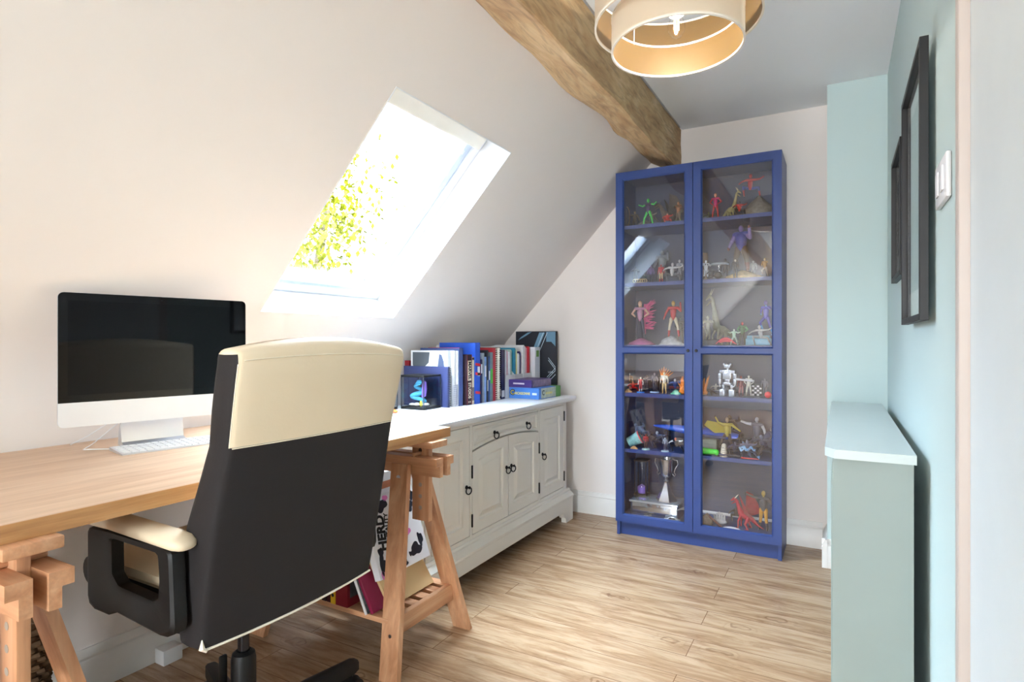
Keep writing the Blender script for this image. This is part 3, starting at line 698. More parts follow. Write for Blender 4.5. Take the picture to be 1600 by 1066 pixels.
# ================================================================== right side
rc = thing('radiator_cover', 'tall narrow grey green painted radiator cover with pale top along the right wall', 'radiator cover', (.06, 2.4, 0))
rcm = mat('sage_grey_paint', rgb(148, 160, 155), .5)
def RM():
    m = MB(); m.M = T(-.06, -2.4, 0); return m
RY0, RY1 = 1.735, 3.06
m = RM(); m.prism([(-.018, RY0+.012), (-.006, RY0+.008), (.158, RY0+.008), (.158, RY1), (-.018, RY1)], 'Z', 0, .776); m.build('body', rcm, rc)
m = RM()
m.prism([(-.036, RY0+.035), (-.013, RY0-.004), (.163, RY0-.004), (.163, RY1+.04), (-.036, RY1+.04)], 'Z', .7763, .7995); m.build('top_shelf', mat('pale_sage_paint', rgb(200, 211, 210), .3), rc)
for k in range(9):
    y = RY0+.10+k*.135
    RM().box(-.0225, -.0182, y, y+.10, .10, .70, .001).build('slatted_panel', rcm, rc)
bf = mat('black_frame', rgb(22, 22, 24), .5)
def picture(name, label, y0, y1, z0, z1, art, tilt=0):
    t = thing(name, label, 'picture', (RW-.002, (y0+y1)/2, (z0+z1)/2), 0, 'framed pictures on the green wall')
    hy, hz = (y1-y0)/2, (z1-z0)/2; xo = -.029; xb = -.011; w = .016
    m = MB()
    m.box(xo, xb, -hy, -hy+w, -hz, hz, .0008, 1).box(xo, xb, hy-w, hy, -hz, hz, .0008, 1).box(xo, xb, -hy+w, hy-w, -hz, -hz+w, .0008, 1).box(xo, xb, -hy+w, hy-w, hz-w, hz, .0008, 1)
    m.build('picture_frame', bf, t)
    MB().box(xb-.003, xb, -hy+w, hy-w, -hz+w, hz-w).build('mount', mat('ivory_mount', rgb(232, 236, 236), .8), t)
    MB().box(xb-.0036, xb-.0031, -hy+w+.05, hy-w-.05, -hz+w+.07, hz-w-.07).build('print', art, t)
    MB().box(xb-.0068, xb-.0053, -hy+w, hy-w, -hz+w, hz-w).build('glass', glassmat('picture_glass'), t)
    MB().tube([(xb, 0, hz*.5), (0, 0, hz*.5)], .005, 6).build('hanging_pin', steel, t)
picture('framed_picture', 'large black framed picture hanging nearest on the pale green wall', 1.64, 2.10, 1.128, 1.782, mat('grey_print', rgb(120, 130, 140), .8, var=.6, vscale=12))
picture('framed_picture', 'smaller black framed picture hanging farther along the pale green wall', 2.16, 2.50, 1.285, 1.71, mat('dark_print', rgb(90, 95, 105), .8, var=.6, vscale=16))
sw = thing('light_switch', 'white double wall switch plate between the pictures and the door', 'light switch', (RW, 1.49, 1.408))
MB().box(-.010, -.0003, -.073, .073, -.045, .045, .003).build('switch_plate', plast, sw)
for s in (-1, 1): MB().box(-.0135, -.0100, s*.03-.017, s*.03+.017, -.025, .025, .0015).build('rocker', plast, sw)

# ================================================================== baskets under the desk
def basket(name, label, x, y, w, d, h, m_, rz=0):
    t = thing(name, label, 'basket', (x, y, .1764), rz)
    m = MB(); nrow = int(h/.014); n = 72
    for k in range(nrow):
        z = .007+k*.014; f = .88+.12*k/nrow
        m.tube([(w/2*f*math.copysign(abs(cos(a))**.5, cos(a))+.0035*cos(a*n/4+k*pi)*cos(a), d/2*f*math.copysign(abs(sin(a))**.5, sin(a))+.0035*cos(a*n/4+k*pi)*sin(a), z) for a in [2*pi*q/n for q in range(n+1)]], .0078, 6, False)
    m.build('woven_side', m_, t)
    MB().box(-w*.4, w*.4, -d*.4, d*.4, .001, .012).build('woven_base', m_, t)
    return t
basket('basket', 'dark brown woven basket on the shelf of the left trestle', -1.70, .595, .16, .20, .26, mat('dark_wicker', rgb(92, 66, 42), .7, var=.4, vscale=60))
basket('basket', 'golden straw basket on the trestle shelf in front of the dark woven basket', -1.540, .595, .11, .15, .115, mat('golden_straw', rgb(206, 160, 90), .6, var=.4, vscale=60))

# ================================================================== things on the sideboard
Z0 = SBZ
def rgbm(name, r, g, b, rough=.55, **k): return mat(name, rgb(r, g, b), rough, **k)
paper = rgbm('paper_white', 240, 240, 242, .8)
def book(label, y0, y1, x1, depth, h, cov, name='book', cat='book', z0=Z0, spine=None, group=None, pages=True, tiltz=0):
    t = thing(name, label, cat, (x1, (y0+y1)/2, z0), 0, group or 'books and binders standing on the sideboard')
    a = (y1-y0)/2-.0006; c = min(.0022, a*.3); m = MB()
    m.box(-depth, 0, -a, -a+c, 0, h, .0004, 1).box(-depth, 0, a-c, a, 0, h, .0004, 1); m.box(-c, 0, -a+c, a-c, 0, h)
    m.build('cover', cov, t)
    if pages: MB().box(-depth+.004, -c-.0003, -a+c+.0001, a-c-.0001, .003, h-.003).build('pages', paper, t)
    if spine: MB().box(.0001, .0006, -a+.0008, a-.0008, .0005, h-.0005).build('spine_label', spine, t)
    return t, a
def H(py, X, Y): return zat(py, X, Y)-Z0
XS = -1.70
def by(p0, p1, X=XS): return yat(p0, X), yat(p1, X)
def spiral(t, a, h, x=.004, m_=None, n=22, ax='side'):
    m = MB()
    for k in range(n):
        z = .01+(h-.02)*k/(n-1)
        m.tube([(x+(a+.0025)*1.0*cos(q)*.8, (a+.0025)*sin(q), z+.0012*sin(q)) for q in [2*pi*j/10 for j in range(11)]], .0011, 4, False)
    o = m.build('spiral_binding', m_ or blackmetal, t); o['kind'] = 'stuff'; return o
# dark navy spiral notebook, cover towards the camera
y0, y1 = 2.418, 2.432
navy = rgbm('navy_cover', 58, 66, 110, .5)
t, a = book('large dark blue spiral bound notebook standing behind the small display case', y0, y1, -1.718, .285, .205, navy, 'notebook', 'notebook'); spiral(t, .010, .205, .001)
# white cover with grey shapes and lettering
t, a = book('white covered book with a grey goblet shape and lettering behind the blue notebook', 2.436, 2.462, -1.735, .235, .286, rgbm('white_cover', 238, 241, 244, .35), 'book', 'book')
gsh = rgbm('slate_shape', 84, 92, 98, .6)
m = MB(); y = -a-.0006
def cov(px, pz): return (-.235+px*.235, pz*.286)
m.prism([cov(*q) for q in ((.05, .97), (.52, .97), (.49, .78), (.30, .65), (.26, .65), (.27, .5), (.12, .5), (.15, .65), (.10, .65), (.05, .74))], 'Y', y, y+.0005); m.build('grey_emblem', gsh, t)
m = MB(); m.prism([cov(*q) for q in ((.78, .94), (.84, .92), (.90, .80), (.93, .55), (.93, .4), (.68, .4), (.72, .62), (.76, .84))], 'Y', y, y+.0005); m.build('blue_figure_shape', rgbm('slate_blue', 78, 92, 122, .6), t)
m = MB(); m.prism([cov(*q) for q in ((.56, .9), (.70, .92), (.72, .84), (.66, .5), (.62, .5))], 'Y', y, y+.0004); m.build('lilac_shape', rgbm('lilac_pale', 205, 210, 235, .6), t)
text('BERLIN', .052, frame((-.235+.235*.47, y-.0002, .17), (1, 0, 0), (0, 0, 1)), rgbm('ink', 50, 48, 56, .7), t, 'title_lettering', sx=.62)
text('VISUAL', .012, frame((-.235+.235*.47, y-.0002, .205), (1, 0, 0), (0, 0, 1)), rgbm('red_ink', 190, 70, 80, .7), t, 'small_lettering') if False else None
t, a = book('dark red book edge showing at the left of the white covered book', 2.440, 2.456, -1.985, .03, .232, rgbm('dark_red', 140, 22, 34), 'book', 'book', pages=False)
t, a = book('white spiral bound pad beside the white covered book', 2.466, 2.486, -1.716, .225, .286, rgbm('white_pad', 236, 236, 240, .5), 'notepad', 'notepad'); spiral(t, a, .12, .002, rgbm('grey_wire', 150, 150, 160, .4))
t, a = book('thin white booklet standing against the navy ring binder', 2.488, 2.498, -1.71, .22, .284, rgbm('booklet_white', 246, 246, 248), 'booklet', 'booklet')
t, a = book('navy blue ring binder with rounded spine beside the film studio book', 2.500, 2.535, -1.708, .25, .298, rgbm('navy_binder', 66, 84, 134, .4), 'ring_binder', 'binder')
t, a = book('thin crimson book between the navy binder and the blue folder', 2.537, 2.549, -1.735, .2, .300, rgbm('crimson', 196, 32, 72), 'book', 'book')
# the studio book
t, a = book('thick black book with red edges and large cream spine lettering', 2.552, 2.598, -1.694, .21, .264, rgbm('black_cover_red', 46, 30, 40, .5), 'book', 'book')
m = MB()
for q in (-1, 1): m.box(.0003, .0012, q*(a-.0012)-.0008, q*(a-.0012)+.0008, .001, .263)
m.build('red_edge', rgbm('red_edge', 150, 30, 50), t)
MB().box(.0003, .0011, -a+.006, a-.007, .128, .232).build('cream_panel', rgbm('cream_panel', 238, 228, 200), t)
text('MARVEL', .0335, frame((.0013, 0, .180), (0, 0, -1), (0, 1, 0)), rgbm('ink_black', 20, 18, 20, .7), t, 'title_lettering', sx=.78, bold=.0012)
text('STUDIOS', .034, frame((.0012, 0, .076), (0, 0, -1), (0, 1, 0)), rgbm('cream_panel', 238, 228, 200), t, 'title_lettering', sx=.60, bold=.0008)
MB().box(.0003, .001, -.010, -.004, .012, .02).box(.0003, .001, .004, .010, .012, .02).build('spine_mark', rgbm('cream_panel', 238, 228, 200), t)
t, a = book('cream spined paperback beside the thick black lettered book', 2.600, 2.624, -1.696, .19, .250, rgbm('cream_spine', 226, 214, 186), spine=None)
MB().box(.0003, .0009, -a+.002, a-.002, .02, .09).build('grey_picture_band', rgbm('band_grey', 130, 124, 120, var=.5, vscale=90), t)
MB().box(.0003, .0009, -a+.002, a-.002, .235, .248).build('black_band', rgbm('ink', 50, 48, 56), t)
t, a = book('tall bright blue folder rising above the books, with red bands low on its spine', 2.628, 2.676, -1.692, .235, .326, rgbm('royal_blue', 36, 84, 190, .45), 'folder', 'folder')
m = MB()
for z in (.205, .155, .055): m.prism([(-a, z), (a, z-.006), (a, z+.008), (-a, z+.014)], 'X', .0004, .0012)
m.build('red_band', rgbm('red_band', 214, 40, 56), t)
MB().box(.0004, .0012, -.002, a-.003, .148, .198).build('white_label', paper, t)
text('WINDOWS', .012, frame((.0012, .008, .1), (0, 0, -1), (0, 1, 0)), paper, t, 'spine_lettering') if False else None
specs = [(2.680, 2.698, .235, (34, 34, 78), 'thin dark indigo book with a small white label', (236, 236, 240), .16, .21),
 (2.700, 2.720, .270, (150, 160, 168), 'grey backed picture book next to the indigo book', None, 0, 0),
 (2.722, 2.742, .248, (130, 165, 220), 'light blue spined book in the middle of the row', (236, 238, 244), .14, .2),
 (2.744, 2.758, .285, (34, 36, 44), 'thin black book between two blue books', (230, 230, 220), .06, .12),
 (2.760, 2.776, .250, (60, 90, 150), 'slim mid blue book right of the thin black book', (240, 240, 240), .12, .17),
 (2.778, 2.806, .272, (120, 140, 150), 'book with a green splash down its grey blue spine', (90, 190, 80), .10, .18),
 (2.808, 2.838, .296, (188, 48, 58), 'tall thin red book beside the comb bound pad', None, 0, 0)]
for (b0, b1, h, c, lab, lc, l0, l1) in specs:
    t, a = book(lab, b0, b1, -1.69-.004*random.random(), .18+.03*random.random(), h, rgbm('cover_%d_%d_%d' % c, *c, .4, var=.25, vscale=30), 'book', 'book')
    if lc: MB().box(.0003, .0009, -a+.0025, a-.0025, l0, l1, 0).build('spine_panel', rgbm('panel_%d_%d_%d' % lc, *lc), t)
t, a = book('cream pad with a thick white comb binding, the widest in the row', 2.842, 2.902, -1.70, .2, .298, rgbm('brown_pad', 120, 96, 76, .6), 'notepad', 'notepad')
m = MB(); m.tube([(.004, .002, .003), (.004, .002, .295)], .0075, 10)
for k in range(24):
    z = .008+k*.0122; m.tube([(-.002, -.027, z), (.006, -.018, z+.001), (.010, .004, z), (.006, .020, z), (-.002, .027, z)], .0024, 5)
m.build('comb_binding', rgbm('comb_white', 240, 236, 224, .4), t)
t, a = book('dark book with a blue and violet night sky cover next to the magazine files', 2.915, 2.958, -1.70, .21, .284, rgbm('night_cover', 34, 34, 84, .35, var=.8, vscale=18), 'book', 'book')
MB().box(-.06, -.003, -a-.0008, -a-.0001, .02, .06).box(.0003, .0009, -a+.004, a-.006, .012, .05).build('white_label', paper, t)
# magazine files with papers
mfw = rgbm('white_cardboard', 236, 237, 238, .7)
cols = [(236, 238, 244), (232, 190, 205), (236, 240, 244), (170, 196, 182), (50, 140, 170), (236, 232, 160), (240, 240, 246), (58, 52, 120), (236, 236, 240), (242, 200, 210), (206, 34, 52)]
mf_lab = ['white cardboard magazine file, leftmost and nearest the night sky book', 'white cardboard magazine file, middle one of three', 'white cardboard magazine file, farthest and beside the white box binder']
ci = 0
pl_ = ['white paper folder', 'pale pink folder', 'white plastic wallet', 'sage green folder', 'teal folder', 'yellow folder', 'white document pack', 'indigo folder', 'white leaflet bundle', 'pink document wallet', 'glossy red folder']
for k in range(3):
    y0 = 2.972+k*.112; y1 = y0+.108
    t = thing('magazine_file', mf_lab[k], 'magazine file', (-1.705, (y0+y1)/2, Z0), 0, 'white magazine files')
    h = .054
    m = MB(); m.box(-.24, 0, -h, h, 0, .003).box(-.003, 0, -h, h, .003, .135).box(-.24, -.237, -h, h, .003, .30)
    for q in (-1, 1):
        ya = q*h; yb = q*(h-.003)
        m.prism([(-.237, .003), (-.003, .003), (-.003, .135), (-.16, .30), (-.237, .30)], 'Y', min(ya, yb), max(ya, yb))
    m.build('file_box', mfw, t)
    MB().tube([(.0002, 0, .078), (.0008, 0, .078)], .008, 14).build('finger_hole', rgbm('hole_black', 20, 20, 22), t)
    nn = 4 if k < 2 else 3
    for q in range(nn):
        c = cols[ci]; yy = y0+.006+q*(.094/nn); th = .094/nn-.004
        hh = (.272, .27, .262, .275, .285, .272, .25, .262, .30, .288, .292)[ci]
        tt = MB().box(-.223, 0, 0, th, 0, hh, .001, 1).box(-.21, .0, th*.3, th*.6, hh, hh+.006).build('document_folder', rgbm('paper_%d_%d_%d' % c, *c, .45, var=.1, vscale=40), loc=(-1.712-.004*(q % 2), yy, Z0+.0035))
        tag(tt, pl_[ci]+' standing in the '+('leftmost', 'middle', 'farthest')[k]+' magazine file', 'folder'); ci += 1
# big white papers behind
tt = MB().box(-.10, 0, 0, .14, 0, .312, .001, 1).build('document_box', rgbm('off_white_card', 232, 230, 232, .7), loc=(-1.915+.02, 2.69, Z0)); tag(tt, 'large off white card folder standing behind the books, taller than them', 'folder')
tt = MB().box(-.075, 0, 0, .11, 0, .316, .001, 1).build('document_box', rgbm('off_white_card', 232, 230, 232, .7), loc=(-1.915+.005, 2.845, Z0)); tag(tt, 'off white card folder behind the comb bound pad', 'folder')
# white box binder
t, a = book('white lever arch box binder with a green marked spine label', 3.313, 3.383, -1.685, .24, .296, rgbm('white_binder', 232, 236, 242, .45), 'ring_binder', 'binder')
MB().box(.0003, .0011, -.018, .018, .235, .275).build('green_label', rgbm('green_label', 120, 170, 90), t)
MB().box(.0003, .0011, -.015, .015, .03, .07).build('grey_label', rgbm('grey_label', 140, 150, 160), t)
# canvas leaning on the back wall
cv = thing('canvas_picture', 'unframed dark canvas with steel blue stripes leaning on the back wall behind the files', 'picture', (-1.735, 3.415, Z0))
MB().box(-.14, .155, -.010, .010, 0, .398, .002).build('canvas', rgbm('canvas_dark', 38, 42, 52, .6), cv)
m = MB(); bl = rgbm('steel_blue', 110, 150, 176, .6)
m.prism([(-.02, .26), (.035, .39), (.075, .39), (.015, .26)], 'Y', -.0112, -.0103); m.prism([(.085, .33), (.085, .394), (.150, .394), (.150, .30), (.12, .33)], 'Y', -.0112, -.0103)
m.prism([(-.12, .34), (-.10, .36), (-.05, .39), (-.02, .394), (-.07, .365)], 'Y', -.0112, -.0103)
m.build('blue_shapes', bl, cv)
m = MB(); wl = rgbm('pale_stripe', 205, 222, 235, .6)
for (x, z, dx, dz) in ((.03, .26, .06, .13), (.005, .26, .058, .13), (.10, .225, .05, -.06), (.10, .21, .05, -.06), (.09, .10, .06, .06), (.09, .085, .06, .06), (.10, .07, .05, .05)):
    m.prism([(x, z), (x+dx, z+dz), (x+dx+.004, z+dz), (x+.004, z)] if dz > .1 else [(x, z), (x+dx, z+dz), (x+dx, z+dz+.005), (x, z+.005)], 'Y', -.0118, -.0113)
m.build('pale_stripes', wl, cv)
text('U.S.A.', .016, frame((.118, -.0115, .135), (1, 0, 0), (0, 0, 1)), wl, cv)
# board game boxes
gb = thing('board_game_box', 'blue board game box with yellow title lettering lying flat under the purple box', 'board game', (-1.595, 3.16, Z0), rad(-2))
m = MB(); m.mi = 0; m.box(-.10, .10, -.155, .055, 0, .064, .001, 1); m.mi = 1; m.box(-.10, .10, .0552, .12, 0, .064, .001, 1)
m.build('box', [rgbm('game_blue', 78, 134, 214, .4, var=.12, vscale=20), rgbm('game_green', 92, 160, 74, .4)], gb)
m = MB(); m.box(.1002, .1008, -.13, .053, .004, .062); m.build('pale_side_print', rgbm('pale_print', 206, 218, 206, .5, var=.3, vscale=40), gb)
yel = rgbm('title_yellow', 238, 222, 130)
text('C', .038, frame((-.078, -.1554, .034), (1, 0, 0), (0, 0, 1)), rgbm('ink_black', 20, 18, 20, .7), gb, 'initial_outline', bold=.004)
text('C', .036, frame((-.078, -.1559, .034), (1, 0, 0), (0, 0, 1)), yel, gb, 'initial_lettering')
text('ARCASSONNE', .020, frame((-.012, -.1557, .030), (1, 0, 0), (0, 0, 1)), yel, gb, 'title_lettering', sx=.82, bold=.0006)
MB().box(.055, .085, -.1556, -.1552, .024, .036).build('white_badge', rgbm('pale_badge', 220, 232, 246), gb)
text('C', .040, frame((.1012, -.105, .034), (0, 1, 0), (0, 0, 1)), rgbm('slate_shape', 84, 92, 98), gb, 'initial_lettering', bold=.001)
text('ARCASSONNE', .018, frame((.1012, -.035, .030), (0, 1, 0), (0, 0, 1)), yel, gb, 'title_lettering', sx=.72)
text('20', .020, frame((.1006, .088, .034), (0, 1, 0), (0, 0, 1)), rgbm('pale_green_ink', 190, 220, 180), gb, 'number_lettering') if False else None
pb = thing('board_game_box', 'smaller purple board game box lying on top of the blue one', 'board game', (-1.625, 3.155, Z0+.0643), rad(-2))
MB().box(-.092, .078, -.145, .10, 0, .044, .001, 1).build('box', rgbm('game_purple', 78, 58, 128, .4, var=.1), pb)
MB().box(.0782, .0788, -.13, .095, .003, .042).build('side_print', rgbm('mauve_print', 150, 128, 152, .5, var=.5, vscale=30), pb)
MB().box(-.045, .030, -.1458, -.1452, .018, .027).build('title_strip', rgbm('title_pale', 226, 220, 236, var=.3, vscale=200), pb)
# display cases
def case(label, x, y, w, d, h, fill):
    t = thing('display_case', label, 'display case', (x, y, Z0))
    MB().box(-w/2, w/2, -d/2, d/2, 0, .012, .002).build('case_base', black, t)
    m = MB(); m.box(-w/2, w/2, -d/2, d/2, h-.010, h, .001).build('case_lid', black, t)
    b_ = .0035
    for sx in (-1, 1):
        for sy in (-1, 1): MB().box(sx*w/2-(b_ if sx > 0 else 0), sx*w/2+(b_ if sx < 0 else 0), sy*d/2-(b_ if sy > 0 else 0), sy*d/2+(b_ if sy < 0 else 0), .012, h-.010).build('case_edge', rgbm('clear_edge', 60, 64, 74, .2), t)
    g = glassmat('case_acrylic', (.96, .98, 1, 1))
    for s in (-1, 1):
        MB().box(-w/2+b_, w/2-b_, s*(d/2-.0015)-.001, s*(d/2-.0015)+.001, .012, h-.010).build('acrylic_pane', g, t)
        MB().box(s*(w/2-.0015)-.001, s*(w/2-.0015)+.001, -d/2+b_, d/2-b_, .012, h-.010).build('acrylic_pane', g, t)
    return t
case('small clear display case with black base and lid holding a blue serpent', -1.822, 2.332, .142, .14, .168, None)
case('clear display case mostly hidden behind the chair with an orange figure in it', -1.94, 2.17, .085, .15, .168, None)
sn = thing('serpent_ornament', 'light blue coiled serpent ornament with violet wings inside the small display case', 'ornament', (-1.822, 2.332, Z0+.0125))
m = MB(); pts = []; rr = []
for k in range(60):
    u = k/59; pts.append((-.015+.033*sin(u*13+.5)*(1-.25*u), .012*cos(u*9), .016+u*.098)); rr.append(.0075+.005*sin(pi*min(u*1.2, 1)))
m.tube(pts, rr, 10); hx, hy, hz = pts[-1]; m.ball((hx-.008, hy, hz+.006), (.016, .010, .010)); m.limb((hx-.015, hy, hz+.004), (hx-.030, hy, hz-.002), .006, .002)
m.build('serpent_body', rgbm('serpent_blue', 80, 184, 222, .4), sn, smooth=70)
m = MB(); m.prism([(.012, .04), (.034, .05), (.040, .085), (.036, .12), (.024, .128), (.014, .09)], 'Y', -.012, -.004); m.prism([(.004, .05), (.014, .06), (.018, .10), (.012, .125), (.004, .10)], 'Y', .008, .015); m.build('wing', rgbm('violet_wing', 146, 112, 206, .5), sn)
m = MB(); m.ball((-.03, -.03, .008), (.02, .012, .008)).ball((.0, -.035, .009), (.022, .014, .009)).ball((-.035, .02, .007), (.02, .014, .007)).ball((.03, .0, .008), (.02, .018, .008)); m.build('rocks', rgbm('pale_rock', 214, 206, 196, .8, var=.3, vscale=60), sn)
MB().ball((.035, -.045, .016), (.009, .007, .016)).build('yellow_egg', rgbm('olive_yellow', 196, 190, 60, .5), sn)
of = MB().ball((0, 0, .014), (.016, .012, .014)).limb((0, 0, .02), (.01, 0, .045), .008, .006).ball((.012, 0, .052), .010).limb((0, 0, .03), (-.02, -.005, .045), .004, .003).limb((.004, 0, .03), (.024, 0, .022), .004, .003).build('toy_figure', rgbm('bright_orange', 232, 106, 40, .5), loc=(-1.935, 2.14, Z0+.0125), smooth=70)
tag(of, 'small orange figure inside the half hidden display case', 'toy figure')
of = MB().ball((0, 0, .010), (.024, .016, .0098)).limb((0, 0, .010), (.03, -.006, .010), .008, .006).build('toy_figure', rgbm('bright_orange', 232, 106, 40, .5), loc=(-1.815, 2.11, Z0), smooth=70)
tag(of, 'orange blob shaped toy lying on the white top just beside the chair', 'toy')

# ================================================================== things on the trestle shelf
SZ = .1762
def lean(name, label, cat, x, y0, y1, z, th, ln, angx, m_):
    """slab leaning to the left: bottom edge along y, the room side face at x"""
    t = thing(name, label, cat, (x, (y0+y1)/2, z)); t.rotation_euler = (0, -angx, 0)
    w = (y1-y0)/2
    MB().box(-th, 0, -w, w, 0, ln, .0015, 1).build('cover', m_, t)
    return t, w
t, w = lean('board_game_box', 'black and white cow patterned game box leaning on the trestle shelf', 'board game', -1.345, 1.506, 1.778, .275, .028, .272, rad(20), rgbm('cow_white', 238, 238, 242, .45))
cow = rgbm('cow_black', 26, 26, 40, .5); pink = rgbm('cow_pink', 222, 128, 190, .5)
def blob(m, cy, cz, ry, rz, k=0, n=26, amp=.18, x=.0006):
    pts = [(cy+ry*cos(a)*(1+amp*sin(3*a+k)+amp*.5*cos(5*a+k*2)), cz+rz*sin(a)*(1+amp*sin(3*a+k)+amp*.5*cos(5*a+k*2))) for a in [2*pi*q/n for q in range(n)]]
    m.prism(pts, 'X', .0002, x)
m = MB()
for q in ((-.05, .235, .032, .022, 1), (-.108, .04, .017, .03, 2), (-.105, .082, .012, .02, 0), (.005, .085, .022, .03, .5), (.07, .045, .030, .022, 3), (.105, .072, .014, .024, 1), (.05, .15, .014, .018, 2), (-.005, .018, .018, .012, 4), (.035, .038, .008, .008, 1), (.09, .20, .026, .02, 0), (.12, .235, .014, .02, 2)): blob(m, *q)
m.build('black_patches', cow, t)
m = MB(); blob(m, .045, .115, .022, .013, 1, amp=.08); blob(m, -.118, .012, .010, .014, 2, amp=.08); blob(m, -.02, .255, .014, .010, 1, amp=.08); m.build('pink_patches', pink, t)
ink = rgbm('ink_black', 20, 18, 20, .7)
text('HERD', .052, frame((.0012, -.078, .145), (0, .18, 1), (0, -1, .18)), ink, t, 'title_lettering', bold=.0025, sx=.9)
text('MENTALITY', .025, frame((.0012, -.048, .142), (0, .18, 1), (0, -1, .18)), ink, t, 'title_lettering', bold=.001, sx=.95)
t, w = lean('cardboard_box', 'plain tan flat box leaning under the cow patterned game', 'box', -1.318, 1.524, 1.765, SZ+.008, .012, .25, rad(34), rgbm('tan_card', 214, 180, 132, .6))
t, w = lean('book', 'maroon hardback leaning against the tan box', 'book', -1.338, 1.462, 1.70, SZ+.008, .013, .19, rad(30), rgbm('maroon', 130, 20, 58, .5))
t, w = lean('notebook', 'black and white marbled spiral notebook leaning left of the maroon book', 'notebook', -1.357, 1.455, 1.66, SZ+.005, .010, .18, rad(26), rgbm('marbled', 90, 94, 96, .6, var=.9, vscale=50))
m = MB(); m.box(-.009, .0, -w-.0036, -w-.0004, 0, .18); m.build('page_edge', rgbm('page_grey', 214, 210, 208), t)
def upbook(label, x0, x1, h, c, d=.17, y0=1.465, name='book', cat='book', **k):
    t = thing(name, label, cat, (x0, y0, SZ), 0, 'books on the trestle shelf'); cm = rgbm('shelfbook_%d_%d_%d' % c, *c, .5)
    MB().box(.0005, x1-x0-.0005, 0, d, 0, h, .001, 1).build('cover', cm, t); MB().box(.003, x1-x0-.003, .003, d+.001, h, h+.0006).build('pages', paper, t)
    return t, x1-x0
t, w = upbook('dark red box file with a white spine label on the trestle shelf', -1.510, -1.454, .25, (128, 18, 34), .18, 1.462, 'box_file', 'box file')
MB().box(.006, .030, -.0008, -.0001, .075, .22).build('white_label', paper, t); text('WILD', .022, frame((.018, -.0012, .12), (0, 0, -1), (1, 0, 0)), rgbm('ink', 50, 48, 56), t, 'label_lettering')
MB().box(w-.0004, w+.0004, .012, .165, .03, .23).build('side_picture', rgbm('side_picture_grey', 90, 88, 90, .5, var=.7, vscale=30), t)
t, w = upbook('yellow spined book with a black mark on the trestle shelf', -1.534, -1.512, .225, (232, 184, 40), .17, 1.462)
MB().tube([(w/2, -.0001, .03), (w/2, -.0008, .03)], .006, 12).build('round_mark', rgbm('ink', 50, 48, 56), t)
upbook('dark maroon book left of the yellow one on the trestle shelf', -1.556, -1.536, .235, (74, 18, 26))
upbook('very dark brown book on the trestle shelf, third left of the red file', -1.580, -1.558, .22, (50, 32, 30))
upbook('thin lime green book on the trestle shelf', -1.594, -1.582, .20, (190, 200, 50))
upbook('thin plum coloured book beside the lime green one', -1.604, -1.596, .21, (110, 40, 80))
upbook('small white book at the left end of the shelf row', -1.620, -1.606, .19, (230, 224, 218))
upbook('dark blue book behind the chair at the end of the shelf row', -1.648, -1.623, .23, (40, 50, 90))
t, w = upbook('upright white document box standing at the rear of the trestle shelf', -1.68, -1.52, .34, (236, 236, 240), .10, 1.69, 'document_box', 'box')
t = MB().box(-.13, 0, 0, .19, 0, .03, .002).build('document_tray', woodmat('reddish_wood', rgb(150, 80, 44), rgb(170, 96, 56), rgb(182, 110, 68), 'Y'), loc=(-1.52, 1.665, SZ+.3405)); tag(t, 'reddish wooden tray lying on the white document box', 'tray')
t = MB().box(-.14, 0, 0, .17, 0, .035, .002).build('paper_stack', rgbm('paper_white', 240, 240, 242), loc=(-1.512, 1.668, SZ+.3708)); tag(t, 'thick white stack of paper on the wooden tray under the desk', 'paper')

# ================================================================== glazed display cabinet
blue = mat('blue_cabinet_paint', rgb(46, 66, 122), .38, spec=.5, var=.02)
blued = mat('blue_cabinet_inside', rgb(60, 70, 98), .5, var=.03)
cab = thing('display_cabinet', 'tall dark blue two door glazed cabinet full of toy figures at the end wall', 'cabinet', (-.672, 3.30, 0))
CX0, CX1, CF, CBk, CT = -1.092, -.250, 3.1405, 3.452, 2.02
def KM():
    m = MB(); m.M = T(.672, -3.30, 0); return m
sideY = CF+.0185
KM().box(CX0, CX0+.018, sideY, CBk, 0, CT, .001, 1).build('side_panel', blue, cab)
KM().box(CX1-.018, CX1, sideY, CBk, 0, CT, .001, 1).build('side_panel', blue, cab)
KM().box(CX0+.018, CX1-.018, sideY, CBk, CT-.018, CT).build('top_panel', blue, cab)
KM().box(CX0+.018, CX1-.018, sideY, CBk-.006, .082, .104).build('bottom_panel', blue, cab)
KM().box(CX0+.018, CX1-.018, CBk-.006, CBk-.001, .082, CT-.018).build('back_panel', blued, cab)
KM().box(CX0+.018, CX1-.018, sideY+.02, sideY+.036, 0, .082).build('plinth', blue, cab)
SH = {1: 1.722, 2: 1.402, 3: 1.058, 4: .792, 5: .480, 6: .104}
for k in range(1, 6): KM().box(CX0+.0182, CX1-.0182, sideY+.012, CBk-.007, SH[k]-.020, SH[k]).build('shelf', blue, cab)
